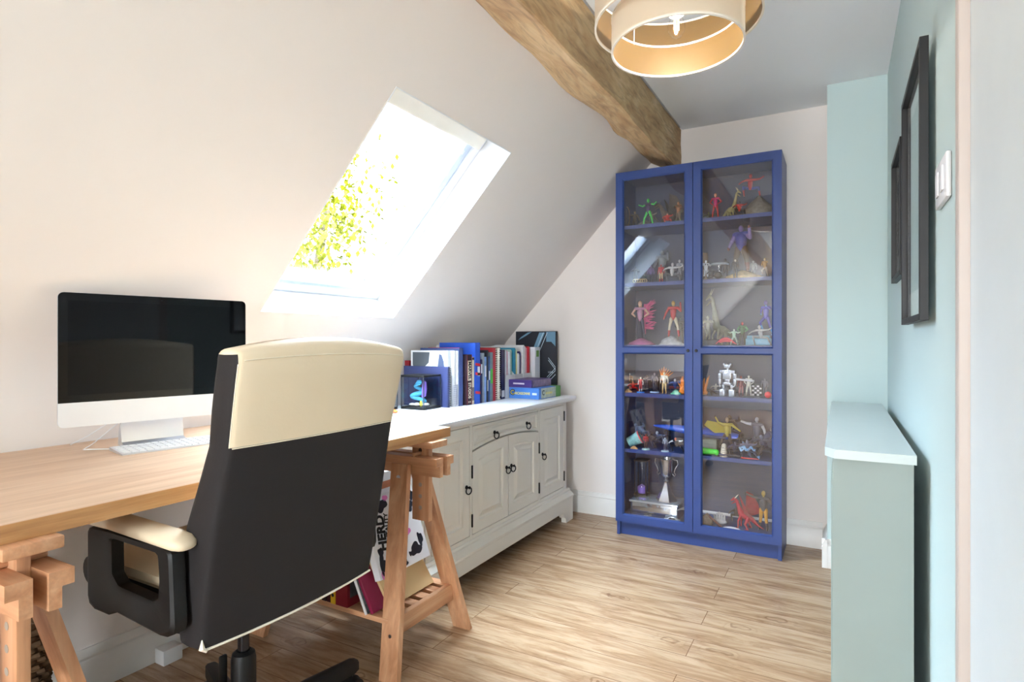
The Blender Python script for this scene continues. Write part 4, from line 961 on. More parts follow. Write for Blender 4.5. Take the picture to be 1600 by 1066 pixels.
def cdoor(x0, x1, knobx):
    z0, z1 = .079, 2.014; s_ = .045
    m = KM()
    def opening(a0, a1, b0, b1):
        pass
    y0, y1 = CF, CF+.018
    ch_ = .007
    # stiles and rails with chamfered inner edges
    def bar(x0, x1, z0, z1, il, ir, ib, it):
        m.rings([[(x0, y1, z0), (x1, y1, z0), (x1, y1, z1), (x0, y1, z1)], [(x0, y0+.009, z0), (x1, y0+.009, z0), (x1, y0+.009, z1), (x0, y0+.009, z1)],
                 [(x0+il*ch_, y0, z0+ib*ch_), (x1-ir*ch_, y0, z0+ib*ch_), (x1-ir*ch_, y0, z1-it*ch_), (x0+il*ch_, y0, z1-it*ch_)]])
    bar(x0, x0+s_, z0, z1, 0, 1, 0, 0); bar(x1-s_, x1, z0, z1, 1, 0, 0, 0)
    bar(x0+s_-ch_, x1-s_+ch_, z1-s_, z1, 0, 0, 1, 0); bar(x0+s_-ch_, x1-s_+ch_, z0, z0+s_, 0, 0, 0, 1); bar(x0+s_-ch_, x1-s_+ch_, 1.010, 1.050, 0, 0, 1, 1)
    d = m.build('door', blue, cab, smooth=20)
    g = glassmat('cabinet_glass', (.99, .99, 1, 1), ior=1.72, refl=1.0)
    KM().box(x0+s_-.0065, x1-s_+.0065, y0+.011, y0+.015, 1.051, z1-s_+.006).build('glass_pane', g, d)
    KM().box(x0+s_-.0065, x1-s_+.0065, y0+.011, y0+.015, z0+s_-.006, 1.009).build('glass_pane', g, d)
    m = KM(); m.tube([(knobx, y0+.001, 1.030), (knobx, y0-.012, 1.030), (knobx, y0-.020, 1.030), (knobx, y0-.024, 1.030)], [.004, .0045, .0085, .007], 12); m.build('knob', black, d)
cdoor(CX0-.001, -.6745, -.694); cdoor(-.6715, CX1+.001, -.652)
for z in (.22, .62, 1.40, 1.80): pass

# ------------------------------------------------------------------ toy figures (plain generic sculpts)
POSES = {
 'stand': {},
 'akimbo': dict(elL=(-.21, .03, .66), haL=(-.10, -.05, .56), elR=(.21, .03, .66), haR=(.10, -.05, .56), ftL=(-.11, -.03, .02), ftR=(.11, -.03, .02), knL=(-.09, -.02, .27), knR=(.09, -.02, .27)),
 'arms_out': dict(elL=(-.23, .0, .74), haL=(-.36, -.06, .80), elR=(.23, .0, .74), haR=(.36, -.06, .80), ftL=(-.20, -.02, .02), ftR=(.20, -.02, .02), knL=(-.15, -.03, .27), knR=(.15, -.03, .27)),
 'fist_up': dict(elL=(-.20, .0, .64), haL=(-.25, -.04, .50), elR=(.20, -.06, .70), haR=(.19, -.10, .92), ftL=(-.12, 0, .02), ftR=(.15, -.03, .02), knL=(-.10, -.04, .27), knR=(.12, -.04, .27)),
 'run': dict(elL=(-.20, .08, .68), haL=(-.14, -.02, .60), elR=(.18, -.10, .74), haR=(.12, -.20, .82), knL=(-.08, -.16, .36), ftL=(-.08, -.04, .18), knR=(.08, .06, .27), ftR=(.08, .22, .02)),
 'crouch': dict(pel=(0, .02, .28), chest=(0, -.08, .44), neck=(0, -.14, .53), head=(0, -.19, .61), shL=(-.12, -.12, .51), shR=(.12, -.12, .51), elL=(-.26, -.14, .46), haL=(-.34, -.22, .38), elR=(.27, -.12, .52), haR=(.38, -.16, .58), hipL=(-.06, .02, .27), hipR=(.06, .02, .27), knL=(-.22, -.14, .30), ftL=(-.18, -.06, .02), knR=(.24, -.12, .26), ftR=(.30, .08, .02)),
 'aim': dict(elL=(-.20, -.08, .72), haL=(-.06, -.26, .74), elR=(.20, -.06, .70), haR=(.05, -.20, .74), ftL=(-.14, -.04, .02), ftR=(.12, .05, .02)),
 'leap': dict(pel=(0, 0, .55), elL=(-.22, 0, .84), haL=(-.30, -.04, 1.0), elR=(.22, .02, .70), haR=(.34, 0, .62), knL=(-.12, -.12, .40), ftL=(-.16, .0, .22), knR=(.10, 0, .30), ftR=(.14, .05, .02)),
 'point': dict(elL=(-.25, -.02, .80), haL=(-.42, -.06, .86), elR=(.18, .0, .66), haR=(.22, -.04, .52), ftL=(-.10, 0, .02), ftR=(.10, 0, .02)),
 'lie': dict(),
}
def figmesh(m, h, pose, bulk=1.0, slots=None):
    J = dict(pel=(0, 0, .52), chest=(0, 0, .71), neck=(0, .005, .82), head=(0, -.01, .915), shL=(-.115, 0, .79), shR=(.115, 0, .79), elL=(-.165, .01, .64), elR=(.165, .01, .64), haL=(-.17, -.03, .48), haR=(.17, -.03, .48), hipL=(-.05, 0, .50), hipR=(.05, 0, .50), knL=(-.065, -.015, .27), knR=(.065, -.015, .27), ftL=(-.075, 0, .02), ftR=(.075, 0, .02))
    J.update(POSES[pose]); P = {k: Vector(v)*h for k, v in J.items()}
    B = bulk*h
    def lb(i, a, b, r1, r2): m.mi = i; m.limb(P[a], P[b], r1*B, r2*B, 8)
    # slots: 0 torso 1 arms 2 legs 3 boots/gloves 4 skin 5 hair/helmet
    m.mi = 0; m.limb(P['pel'], P['chest'], .072*B, .098*B, 10); m.limb(P['shL'], P['shR'], .050*B, .050*B, 8)
    m.limb(P['hipL'], P['hipR'], .052*B, .052*B, 8)
    m.mi = 4; m.limb(P['chest'], P['neck'], .05*B, .032*B, 8); m.ball(P['head'], (.050*h, .058*h, .070*h), 12, 8)
    for s in 'LR':
        lb(1, 'sh'+s, 'el'+s, .042, .032); lb(1, 'el'+s, 'ha'+s, .032, .022)
        lb(2, 'hip'+s, 'kn'+s, .058, .040)
        k = P['kn'+s]; f = P['ft'+s]; mid = k+(f-k)*.35
        m.mi = 2; m.limb(k, mid, .040*B, .038*B, 8); m.mi = 3; m.limb(mid, f+Vector((0, 0, .012*h)), .038*B, .026*B, 8)
        m.limb(f+Vector((0, .01*h, .008*h)), f+Vector((0, -.075*h, .0)), .026*B, .020*B, 8)
        m.ball(P['ha'+s], (.024*B, .026*B, .032*B), 8, 5)
    return P
def fig(label, px, Y, z, h, pose, cols, bulk=1.0, rz=0, base=None, hair=True, group=None, lie=None, name='toy_figure', extra=None, hairstyle='short'):
    """cols: torso, arms, legs, boots, skin, hair (rgb)"""
    x = xat(px, Y); t = thing(name, label, 'toy figure', (x, Y, z), rz, group or 'toy figures in the glazed cabinet')
    ms = [rgbm('toy_%d_%d_%d' % tuple(c), *c, .38, var=.12, vscale=120) for c in cols]
    zb_ = 0
    if base:
        r_, c_ = base; MB().lathe([(r_, 0), (r_, .004), (r_*.9, .007)], n=20).build('display_base', rgbm('toy_%d_%d_%d' % c_, *c_, .3), t); zb_ = .007
    m = MB()
    if lie is not None: m.M = T(0, 0, zb_)@lie
    P = figmesh(m, h, pose, bulk)
    zs = [v.co.z for v in m.bm.verts]; dz = (zb_)-min(zs)+.0002
    for v in m.bm.verts: v.co.z += dz
    b = m.build('figure_body', ms[:5], t, smooth=75)
    if len(cols) > 5 and hair:
        m = MB(); m.M = T(0, 0, dz)@(T(0, 0, zb_)@lie if lie is not None else Matrix.Identity(4)); hd = P['head']
        m.ball(hd+Vector((0, .012*h, .015*h)), (.056*h, .058*h, .066*h), 10, 6)
        if hairstyle == 'long': m.limb(hd+Vector((0, .03*h, 0)), hd+Vector((0, .06*h, -.16*h)), .05*h, .035*h)
        m.build('hair', ms[5], t, smooth=75)
    if extra: extra(t, P, dz, h)
    return t
def px2h(p0, p1, X, Y): return zat(p0, X, Y)-zat(p1, X, Y)
def rock(name, label, px, Y, z, w, d, h, c, seed=1, cat='toy scenery', peaks=None):
    t = MB(); rnd = random.Random(seed)
    n = 18; rs = []
    for k in range(7):
        u = k/6; rr_ = (1-u**1.6)*.95+.05
        rs.append([(w/2*rr_*cos(2*pi*q/n)*(1+.16*rnd.uniform(-1, 1)), d/2*rr_*sin(2*pi*q/n)*(1+.16*rnd.uniform(-1, 1)), h*u*(1+.0*rnd.random())+(0 if k in (0,) else h*.05*rnd.uniform(-1, 1))) for q in range(n)])
    t.rings(rs); o = t.build(name, rgbm('rock_%d_%d_%d' % tuple(c), *c, .8, var=.35, vscale=60, bump=.3, bscale=90), smooth=60, loc=(xat(px, Y), Y, z+.0003))
    tag(o, label, cat); return o
LYF = Rm(rad(-80), 'X')
G = lambda *a: list(a)
s1, s2, s3, s4, s5, s6 = (SH[k]+.0004 for k in range(1, 7))
YF = 3.235
# --- top shelf, left door
gr = (70, 205, 90); pu = (70, 40, 90)
rock('rubble', 'grey heap of toy rubble behind the green figure on the top shelf', 1008, 3.33, s1, .14, .10, .055, (150, 146, 140), 2)
fig('bright green toy figure in a dark purple suit with arms spread wide', 1013, 3.225, s1, .152, 'arms_out', G(pu, gr, gr, gr, gr, (40, 150, 60)), .85, rad(-15), extra=None)
m = MB(); m.tube([(0, 0, .004+.058*(1-cos(a))) if False else (.018*sin(a)*1.0, 0, .062-.058*cos(a)) for a in [pi*k/14 for k in range(15)]], .0022, 6).tube([(0, 0, .004), (0, 0, .12)], .0008, 5)
tag(m.build('toy_bow', rgbm('bronze_toy', 120, 100, 70, .4), loc=(xat(979, 3.23), 3.23, s1)), 'thin toy bow standing at the left end of the top shelf', 'toy bow')
fig('small red toy figure with a white cap on the top shelf of the left door', 1043, 3.215, s1, .072, 'crouch', G((190, 40, 36), (190, 40, 36), (190, 40, 36), (200, 60, 40), (230, 120, 90), (240, 236, 230)), 1.5, rad(10))
fig('brown and tan armoured toy figure near the cabinet centre on the top shelf', 1060, 3.24, s1, .118, 'aim', G((150, 96, 56), (120, 80, 50), (110, 90, 70), (90, 110, 70), (196, 140, 96), (110, 60, 36)), 1.15, rad(-20))
def creature(label, px, Y, z, L, c, rz, wings=None, neck=.5, name='toy_creature', hgt=None, c2=None):
    x = xat(px, Y); t = thing(name, label, 'toy creature', (x, Y, z), rz)
    M_ = [rgbm('toy_%d_%d_%d' % tuple(c), *c, .45, var=.25, vscale=80), rgbm('toy_%d_%d_%d' % tuple(c2 or c), *(c2 or c), .45, var=.2, vscale=80)]
    h = hgt or L*.6; m = MB()
    m.mi = 0
    m.tube([(L*.52, 0, h*.10), (L*.36, .01*L, h*.18), (L*.18, 0, h*.36), (0, 0, h*.44), (-L*.16, 0, h*.52), (-L*.24, 0, h*.70*neck*1.6), (-L*.28, 0, h*.86*neck*1.6), (-L*.36, 0, h*.92*neck*1.6), (-L*.47, 0, h*.84*neck*1.6)], [L*.008, L*.03, L*.07, L*.115, L*.10, L*.055, L*.045, L*.055, L*.018], 10)
    m.limb((-L*.33, 0, h*.82*neck*1.6), (-L*.44, 0, h*.74*neck*1.6), L*.022, L*.012)
    for s in (-1, 1):
        m.mi = 0
        m.limb((L*.08, s*L*.09, h*.36), (L*.02, s*L*.15, h*.20), L*.06, L*.035); m.limb((L*.02, s*L*.15, h*.20), (L*.10, s*L*.15, L*.022), L*.035, L*.022); m.limb((L*.10, s*L*.15, L*.022), (L*.02, s*L*.16, L*.018), L*.022, L*.015)
        m.limb((-L*.14, s*L*.07, h*.46), (-L*.20, s*L*.13, h*.26), L*.04, L*.026); m.limb((-L*.20, s*L*.13, h*.26), (-L*.20, s*L*.13, L*.02), L*.026, L*.018); m.limb((-L*.20, s*L*.13, L*.018), (-L*.27, s*L*.13, L*.016), L*.018, L*.012)
        m.mi = 1; m.limb((-L*.34, s*L*.03, h*.94*neck*1.6), (-L*.26, s*L*.05, h*1.06*neck*1.6), L*.014, L*.004)
    m.build('creature_body', M_, t, smooth=70)
    if wings:
        for s in (-1, 1):
            mm = MB(); a_ = (-.04*L, s*L*.06, h*.55)
            tips = [(-.10*L, s*L*.30, h*1.25), (.05*L, s*L*.46, h*1.12), (.20*L, s*L*.48, h*.80), (.28*L, s*L*.38, h*.52), (.14*L, s*L*.08, h*.48)]
            vs = [a_]+tips; vs2 = [(v[0], v[1], v[2]-L*.012) for v in vs]
            mm.raw(vs+vs2, [(0, i, i+1) for i in range(1, 5)]+[(6, 6+i+1, 6+i) for i in range(1, 5)]+[(i, (i+1) % 6, (i+1) % 6+6, i+6) for i in range(6)])
            for q in tips[:4]: mm.limb(a_, q, L*.012, L*.004, 6)
            mm.build('wing', rgbm('toy_%d_%d_%d' % tuple(wings), *wings, .5, var=.2, vscale=80), t)
    return t
creature('dark brown toy dragon at the back of the top shelf, left door', 1047, 3.335, s1, .19, (86, 74, 62), rad(30), wings=(70, 62, 56), neck=.62, hgt=.14)
# --- top shelf, right door
rock('rubble', 'large mottled grey rock base on the right of the top shelf', 1186, 3.31, s1, .17, .16, .115, (150, 144, 132), 5)
fig('toy figure in red and blue crouching high on the grey rock base', 1172, 3.30, s1+.114, .165, 'crouch', G((176, 34, 46), (176, 40, 52), (44, 66, 150), (170, 36, 46), (170, 34, 44)), .8, rad(12))
fig('magenta and red toy figure with hands on hips on the top shelf', 1118, 3.225, s1, .138, 'akimbo', G((190, 40, 110), (180, 40, 60), (186, 36, 60), (180, 34, 44), (226, 160, 130), (120, 50, 30)), .8, rad(-5), hairstyle='long')
creature('olive and cream toy creature standing behind the kneeling red toy', 1141, 3.33, s1, .13, (170, 160, 110), rad(160), neck=.75, hgt=.14, c2=(220, 210, 170))
fig('small black and red kneeling toy figure beside the grey rock base', 1155, 3.215, s1, .095, 'crouch', G((190, 40, 36), (150, 34, 34), (34, 32, 36), (40, 38, 42), (70, 66, 80), (50, 46, 60)), 1.25, rad(15), base=(.035, (60, 58, 56)))
# --- second shelf, left door
rock('rubble', 'blue grey toy wreckage lying on the second shelf of the left door', 1050, 3.30, s2, .13, .10, .06, (84, 96, 116), 8)
fig('large silver grey toy figure with broad shoulders on the second shelf', 1035, 3.37, s2, .20, 'fist_up', G((130, 138, 146), (120, 128, 138), (90, 98, 108), (80, 86, 96), (140, 146, 150), (70, 74, 80)), 1.25, rad(-8))
fig('violet and grey toy figure left of the red armoured one', 1017, 3.235, s2, .098, 'stand', G((112, 100, 150), (120, 104, 156), (70, 72, 88), (60, 60, 74), (150, 130, 170)), 1.1, rad(10))
fig('red and gold armoured toy figure standing at the front of the second shelf', 1033, 3.205, s2, .098, 'stand', G((176, 40, 52), (170, 60, 70), (200, 176, 140), (170, 40, 50), (176, 50, 56)), 1.05, rad(-5))
fig('white and grey toy figure crouching near the centre of the second shelf', 1050, 3.225, s2+.0, .15, 'crouch', G((196, 200, 206), (190, 194, 200), (90, 96, 108), (120, 126, 136), (200, 200, 206)), .85, rad(20))
m = MB()
for k in range(5): m.tube([(.014*cos(a)+k*.013-.026, .006*sin(a*2+k), .012+.010*sin(a)) for a in [2*pi*q/14 for q in range(15)]], .0022, 5)
tag(m.build('toy_chain', rgbm('pale_gold', 220, 205, 160, .35, metal=.5), loc=(xat(1000, 3.20), 3.20, s2)), 'tangle of pale gold rings at the left of the second shelf', 'toy chain')
# --- second shelf, right door
rock('rubble', 'sandy yellow rock base under the big blue armoured figure', 1160, 3.26, s2, .19, .13, .045, (206, 178, 120), 11)
fig('very large blue armoured toy figure with violet skin and raised gold glove', 1158, 3.265, s2+.038, .245, 'fist_up', G((66, 78, 150), (126, 112, 168), (92, 78, 68), (110, 50, 44), (124, 110, 166)), 1.35, rad(-8))
fig('pale faced toy figure in a black cloak standing before the sandy base', 1149, 3.185, s2, .098, 'stand', G((44, 44, 50), (50, 50, 56), (40, 40, 46), (30, 30, 34), (226, 216, 196), (40, 38, 42)), 1.1)
fig('white armoured toy figure at the left edge of the right door, second shelf', 1103, 3.225, s2, .108, 'aim', G((226, 228, 232), (226, 228, 232), (200, 204, 210), (60, 62, 68), (230, 232, 236)), 1.1, rad(20))
fig('grey toy figure standing right of the sandy rock base', 1177, 3.285, s2, .098, 'stand', G((140, 150, 160), (140, 150, 160), (110, 118, 130), (90, 96, 106), (170, 180, 186)), 1.05)
fig('small cream and brown toy figure at the right end of the second shelf', 1195, 3.215, s2, .098, 'run', G((190, 160, 120), (200, 170, 130), (180, 180, 180), (150, 140, 130), (220, 200, 160), (150, 110, 70)), 1.0, rad(-20))
t = thing('plastic_tub', 'clear plastic tub with contents at the back of the second shelf', 'tub', (xat(1124, 3.36), 3.36, s2)); MB().lathe([(.045, .002), (.048, .09), (.046, .092)], n=24).build('tub_wall', glassmat('case_acrylic'), t); MB().lathe([(.049, .0925), (.049, .10), (.04, .104)], n=24).build('tub_lid', rgbm('pale_lid', 190, 205, 215, .3), t); MB().ball((0, 0, .03), (.035, .035, .028)).build('tub_filling', rgbm('blue_grey_toy', 110, 130, 150, .5, var=.5, vscale=60), t)
tag(MB().ball((0, 0, .020), .020, 16, 10).build('toy_ball', rgbm('glossy_black', 20, 20, 26, .1), loc=(xat(1122, 3.2), 3.2, s2), smooth=80), 'glossy black ball beside the cloaked toy figure', 'ball')
t = MB().lathe([(.020, 0), (.022, .05), (.018, .10), (.019, .14), (.016, .16)], n=16).build('toy_tower', rgbm('brown_tower', 150, 124, 104, .6, var=.3), loc=(xat(1101, 3.33), 3.33, s2)); tag(t, 'brown toy tower at the back left of the second shelf, right door', 'toy tower')
# --- third shelf, left door
def flames(t, P, dz, h):
    m = MB(); rnd = random.Random(4)
    for k in range(26):
        a = rnd.uniform(-.2, 1.5); zz = rnd.uniform(.25, .95)*h
        x0_ = .02+rnd.uniform(0, .02); ln = rnd.uniform(.03, .055)
        m.limb((x0_, .03, zz), (x0_+ln*cos(a*.8), .03+rnd.uniform(-.01, .02), zz+ln*sin(a)*.8), .007, .0015, 6)
        m.limb((.022, .03, zz), (.022, .035, zz*.5), .006, .006, 6)
    m.build('flame_wing', rgbm('pink_crystal', 206, 90, 140, .3, var=.2, vscale=60), t)
t = fig('toy woman in grey trousers with a big pink crystal flame behind her', 1000, 3.25, s3+.035, .215, 'akimbo', G((170, 120, 150), (214, 170, 150), (70, 70, 92), (60, 60, 80), (226, 190, 160), (196, 150, 120)), .8, rad(8), extra=flames, hairstyle='long')
rock('rubble', 'pink crystal rock base on the third shelf of the left door', 1002, 3.255, s3, .15, .11, .036, (190, 110, 160), 14)
rock('rubble', 'pale grey smoke shaped base under the red armoured figure on the third shelf', 1048, 3.25, s3, .13, .09, .05, (170, 174, 178), 15)
fig('red and silver armoured toy figure with one fist raised on a smoke base', 1052, 3.25, s3+.045, .20, 'fist_up', G((180, 40, 46), (184, 50, 54), (196, 186, 160), (178, 40, 46), (186, 150, 80)), .9, rad(12))
# --- third shelf, right door
creature('tall grey green toy serpent creature rearing up on the third shelf', 1128, 3.34, s3, .20, (134, 140, 122), rad(40), neck=.95, hgt=.19, c2=(170, 172, 150))
m = MB()
for k in range(3): m.tube([(-.05+.10*u, .01*k, .006+.03*sin(pi*u)*(1-.25*k)) for u in [q/12 for q in range(13)]], [.0015+.0035*sin(pi*q/12) for q in range(13)], 6)
tag(m.build('toy_boomerang', rgbm('coral_pink', 232, 84, 104, .35), loc=(xat(1134, 3.20), 3.20, s3)), 'coral pink curved toy blades lying on the third shelf', 'toy blade')
fig('green toy figure with a reddish head on the third shelf', 1160, 3.23, s3, .122, 'akimbo', G((70, 110, 80), (90, 150, 110), (50, 60, 58), (44, 50, 50), (186, 70, 70)), 1.0, rad(-8))
fig('small pale green and white toy figure beside the green one', 1147, 3.215, s3, .085, 'arms_out', G((180, 210, 190), (190, 215, 200), (170, 190, 180), (140, 160, 150), (210, 225, 210)), 1.1, rad(15))
t = MB().box(-.062, .062, -.04, .04, 0, .034, .003).box(-.055, .055, -.035, .035, .034, .050, .003).build('toy_plinth', rgbm('pale_aqua', 130, 190, 214, .35, var=.2, vscale=60), loc=(xat(1186, 3.30), 3.30, s3)); tag(t, 'pale aqua block base at the right end of the third shelf', 'toy base')
fig('blue and violet toy figure leaping above the aqua block base', 1197, 3.30, s3+.0505, .185, 'run', G((70, 72, 190), (90, 90, 200), (70, 70, 186), (80, 160, 220), (96, 90, 170)), .8, rad(-25))
fig('silver toy figure crouching in front of the aqua block base', 1189, 3.215, s3, .15, 'crouch', G((186, 190, 192), (180, 184, 186), (176, 180, 180), (150, 154, 156), (190, 194, 194)), .75, rad(-10))
t = MB().box(-.03, .03, -.02, .02, 0, .03, .004).build('toy_bomb', rgbm('dark_slate', 50, 54, 66, .5), loc=(xat(1115, 3.22), 3.22, s3)); tag(t, 'small dark block shaped toy at the left of the third shelf, right door', 'toy')
# --- fourth shelf, left door
fig('small bright red toy figure at the left of the fourth shelf', 990, 3.25, s4, .085, 'crouch', G((206, 34, 34), (206, 34, 34), (190, 30, 30), (170, 30, 30), (206, 40, 40)), 1.3, rad(5))
rock('rubble', 'tiny orange and cream shell shaped toy on the fourth shelf', 982, 3.20, s4, .04, .03, .02, (226, 180, 130), 21)
fig('tiny white and red toy figure on a bright blue base', 1001, 3.205, s4, .080, 'stand', G((200, 60, 70), (226, 226, 230), (200, 70, 80), (220, 220, 226), (230, 224, 224)), 1.0, base=(.022, (50, 130, 220)))
fig('dark grey armoured toy figure in the middle of the fourth shelf, left door', 1023, 3.245, s4, .105, 'stand', G((90, 92, 112), (110, 110, 130), (60, 62, 80), (50, 50, 66), (180, 170, 180)), 1.15, rad(-10), base=(.026, (170, 200, 230)))
def wingf(t, P, dz, h):
    m = MB()
    for k in range(7): m.limb((-.012, .02, h*.62), (-.03+.012*k, .028, h*(1.22-.06*abs(k-2))), .006, .0012, 6)
    m.build('flame_wing', rgbm('flame_orange', 240, 140, 40, .35), t)
fig('cream and gold toy figure with a tall orange flame wing', 1038, 3.21, s4, .118, 'stand', G((226, 222, 210), (226, 220, 206), (206, 180, 130), (196, 160, 100), (230, 214, 180), (236, 230, 214)), 1.05, rad(5), extra=wingf)
fig('blue and maroon toy figure kneeling near the cabinet centre', 1055, 3.25, s4, .12, 'crouch', G((60, 80, 140), (80, 100, 160), (120, 40, 50), (70, 80, 120), (200, 206, 216)), 1.0, rad(10))
rock('rubble', 'mint green toy rock at the front of the fourth shelf', 1056, 3.195, s4, .055, .03, .026, (110, 190, 160), 22)
def flame_obj(label, px, Y, z, h, seed):
    m = MB(); rnd = random.Random(seed); m.ball((0, 0, h*.12), (h*.22, h*.16, h*.12), 10, 6)
    for k in range(12): m.limb((rnd.uniform(-.1, .1)*h, rnd.uniform(-.06, .06)*h, h*.12), (rnd.uniform(-.28, .28)*h, rnd.uniform(-.1, .1)*h, h*rnd.uniform(.55, 1)), h*.075, h*.012, 6)
    tag(m.build('toy_flame', rgbm('flame_orange', 240, 140, 40, .35), loc=(xat(px, Y), Y, z+.0005), smooth=70), label, 'toy flame')
flame_obj('orange toy flame effect just left of the cabinet centre', 1066, 3.22, s4, .10, 3)
flame_obj('orange toy flame effect just right of the cabinet centre', 1100, 3.23, s4, .105, 5)
# --- fourth shelf, right door
rb = thing('toy_robot', 'silver toy robot with broad square shoulders and blocky feet', 'toy robot', (xat(1137, 3.225), 3.225, s4), rad(-12)); sv = rgbm('toy_silver', 190, 198, 208, .25, metal=.55)
m = MB(); m.box(-.022, .022, -.014, .014, .088, .128, .003).box(-.040, .040, -.012, .012, .118, .136, .003).box(-.012, .012, -.01, .01, .070, .090, .002).box(-.020, .020, -.013, .013, .056, .072, .003).tube([(0, 0, .134), (0, 0, .150)], .006, 8); m.build('robot_torso', sv, rb)
m = MB(); m.box(-.016, .016, -.012, .012, .146, .164, .003).box(-.022, -.012, -.01, .01, .158, .170, .002).box(.012, .022, -.01, .01, .158, .170, .002); m.build('robot_head', sv, rb)
for s in (-1, 1):
    m = MB(); m.box(s*.040-.008, s*.040+.008, -.01, .01, .092, .118, .002).box(s*.040-.007, s*.040+.007, -.011, .009, .062, .090, .002).limb((s*.04, -.004, .060), (s*.034, -.010, .050), .006, .004); m.build('robot_arm', sv, rb)
    m = MB(); m.box(s*.022-.006, s*.022+.006, -.007, .007, .034, .060, .002).box(s*.025-.014, s*.025+.014, -.018, .014, .0003, .036, .003); m.build('robot_leg', sv, rb)
fig('dark red toy figure standing right of the silver robot', 1158, 3.235, s4, .108, 'stand', G((110, 36, 48), (120, 40, 50), (150, 90, 96), (90, 30, 40), (130, 50, 56)), 1.1, rad(10))
def gun(t, P, dz, h):
    MB().tube([(-.06, -.02, h*.86), (.03, -.02, h*.80)], .0055, 8).build('toy_gun', rgbm('pale_gun', 200, 204, 210, .3), t)
fig('white toy figure carrying a long pale gun across its shoulders', 1170, 3.215, s4, .106, 'akimbo', G((206, 208, 200), (200, 200, 196), (186, 186, 176), (160, 160, 156), (216, 214, 206)), 1.05, rad(-5), base=(.030, (90, 94, 104)), extra=gun)
t = thing('toy_wall', 'small black and white chequered toy block on the fourth shelf', 'toy', (xat(1183, 3.29), 3.29, s4)); MB().box(-.026, .026, -.010, .010, 0, .062, .001).build('block', rgbm('dark_slate', 50, 54, 66), t)
m = MB()
for r in range(5):
    for c in range(4):
        if (r+c) % 2 == 0: m.box(-.024+c*.012, -.013+c*.012, -.0112, -.0103, .004+r*.011, .013+r*.011)
m.build('white_squares', rgbm('white_pad', 236, 236, 240), t)
fig('grey toy figure at the right end of the fourth shelf', 1195, 3.25, s4, .092, 'stand', G((120, 124, 140), (124, 128, 144), (90, 94, 110), (70, 74, 88), (150, 154, 166)), 1.0, base=(.026, (80, 84, 94)))
tag(MB().ball((0, 0, .0165), .0165, 16, 10).build('toy_ball', rgbm('ball_red', 226, 52, 66, .3), loc=(xat(1200, 3.20), 3.20, s4+.0004), smooth=80), 'small red ball at the right front of the fourth shelf', 'ball')
creature('small brown and black toy beast at the left of the fourth shelf, right door', 1110, 3.24, s4, .075, (80, 66, 60), rad(20), neck=.55, hgt=.05)
# --- fifth shelf, left door
bk_ = thing('toy_bucket', 'tilted paper cup with aqua side and red rim on the fifth shelf', 'cup', (xat(990, 3.225), 3.225, s5)); bk_.rotation_euler = (0, 0, .2)
m = MB(); m.M = T(-.002, 0, .040)@Rm(rad(62), 'Y'); m.mi = 0; m.lathe([(.026, -.03), (.036, .045), (.033, .044), (.023, -.027)], n=20); m.mi = 1; m.lathe([(.0365, .040), (.038, .046), (.034, .047)], n=20, cap=False); m.build('cup_wall', [rgbm('cup_aqua', 150, 206, 206, .5, var=.4, vscale=60), rgbm('cup_red', 206, 50, 60, .5)], bk_)
fig('dark red toy figure on a pale round base at the front of the fifth shelf', 1009, 3.19, s5, .078, 'stand', G((170, 30, 40), (170, 34, 44), (60, 30, 36), (50, 26, 30), (176, 36, 44)), 1.2, base=(.022, (180, 214, 210)))
cr_ = thing('toy_aircraft', 'glossy blue pointed toy aircraft lying across the fifth shelf', 'toy aircraft', (-.72, 3.325, s5)); bl_ = rgbm('toy_gloss_blue', 36, 92, 200, .15)
m = MB(); rs = []
for k in range(15):
    u = k/14; x_ = -.21+.46*u; w_ = .055*math.sin(pi*min(u*.62+.02, 1))**.8+.002; hh = .024*math.sin(pi*min(u*.8+.02, 1))**.8+.002
    rs.append([(x_, w_*cos(a), .118+hh*sin(a)-.03*u) for a in [2*pi*q/14 for q in range(14)]])
m.rings(rs); m.build('fuselage', bl_, cr_, smooth=70)
m = MB(); m.prism([(.0, .05), (.12, .105), (.20, .105), (.16, .04)], 'Z', .088, .094); m.prism([(.0, -.04), (.10, -.10), (.20, -.10), (.16, -.04)], 'Z', .088, .094); m.build('wing', rgbm('toy_navy', 36, 50, 100, .3), cr_)
m = MB(); m.box(-.02, .02, -.02, .02, 0, .006).limb((0, 0, .010), (0, 0, .085), .005, .004); m.build('display_stand', rgbm('dark_slate', 50, 54, 66), cr_)
def lying(label, px, Y, z, h, c1, c2, rz, tilt=-84, lift=0, pose='run', bulk=1.0): return fig(label, px, Y, z+lift, h, pose, G(c1, c1, c2, c2, c1), bulk, rz, lie=Rm(rad(tilt), 'X'))
lying('slate blue toy figure sprawled in the heap on the fifth shelf, left door', 1024, 3.25, s5, .17, (90, 110, 150), (60, 70, 100), rad(70), -60)
lying('black jointed toy figure lying in the heap of the fifth shelf, left door', 1048, 3.255, s5, .15, (40, 42, 54), (60, 66, 84), rad(100), -75)
fig('tiny silver toy figure on a pale disc at the front of the fifth shelf', 1039, 3.185, s5, .070, 'stand', G((150, 156, 170), (150, 156, 170), (90, 90, 110), (100, 100, 116), (170, 176, 186)), 1.0, base=(.020, (190, 214, 226)))
fig('black and white toy figure with an orange head near the cabinet centre', 1058, 3.22, s5, .115, 'crouch', G((40, 40, 50), (220, 224, 230), (36, 36, 44), (60, 60, 70), (206, 110, 80)), 1.1, rad(-10))
rock('rubble', 'little tan shell shaped toy beside the tilted cup', 991, 3.185, s5, .042, .024, .016, (206, 160, 110), 31)
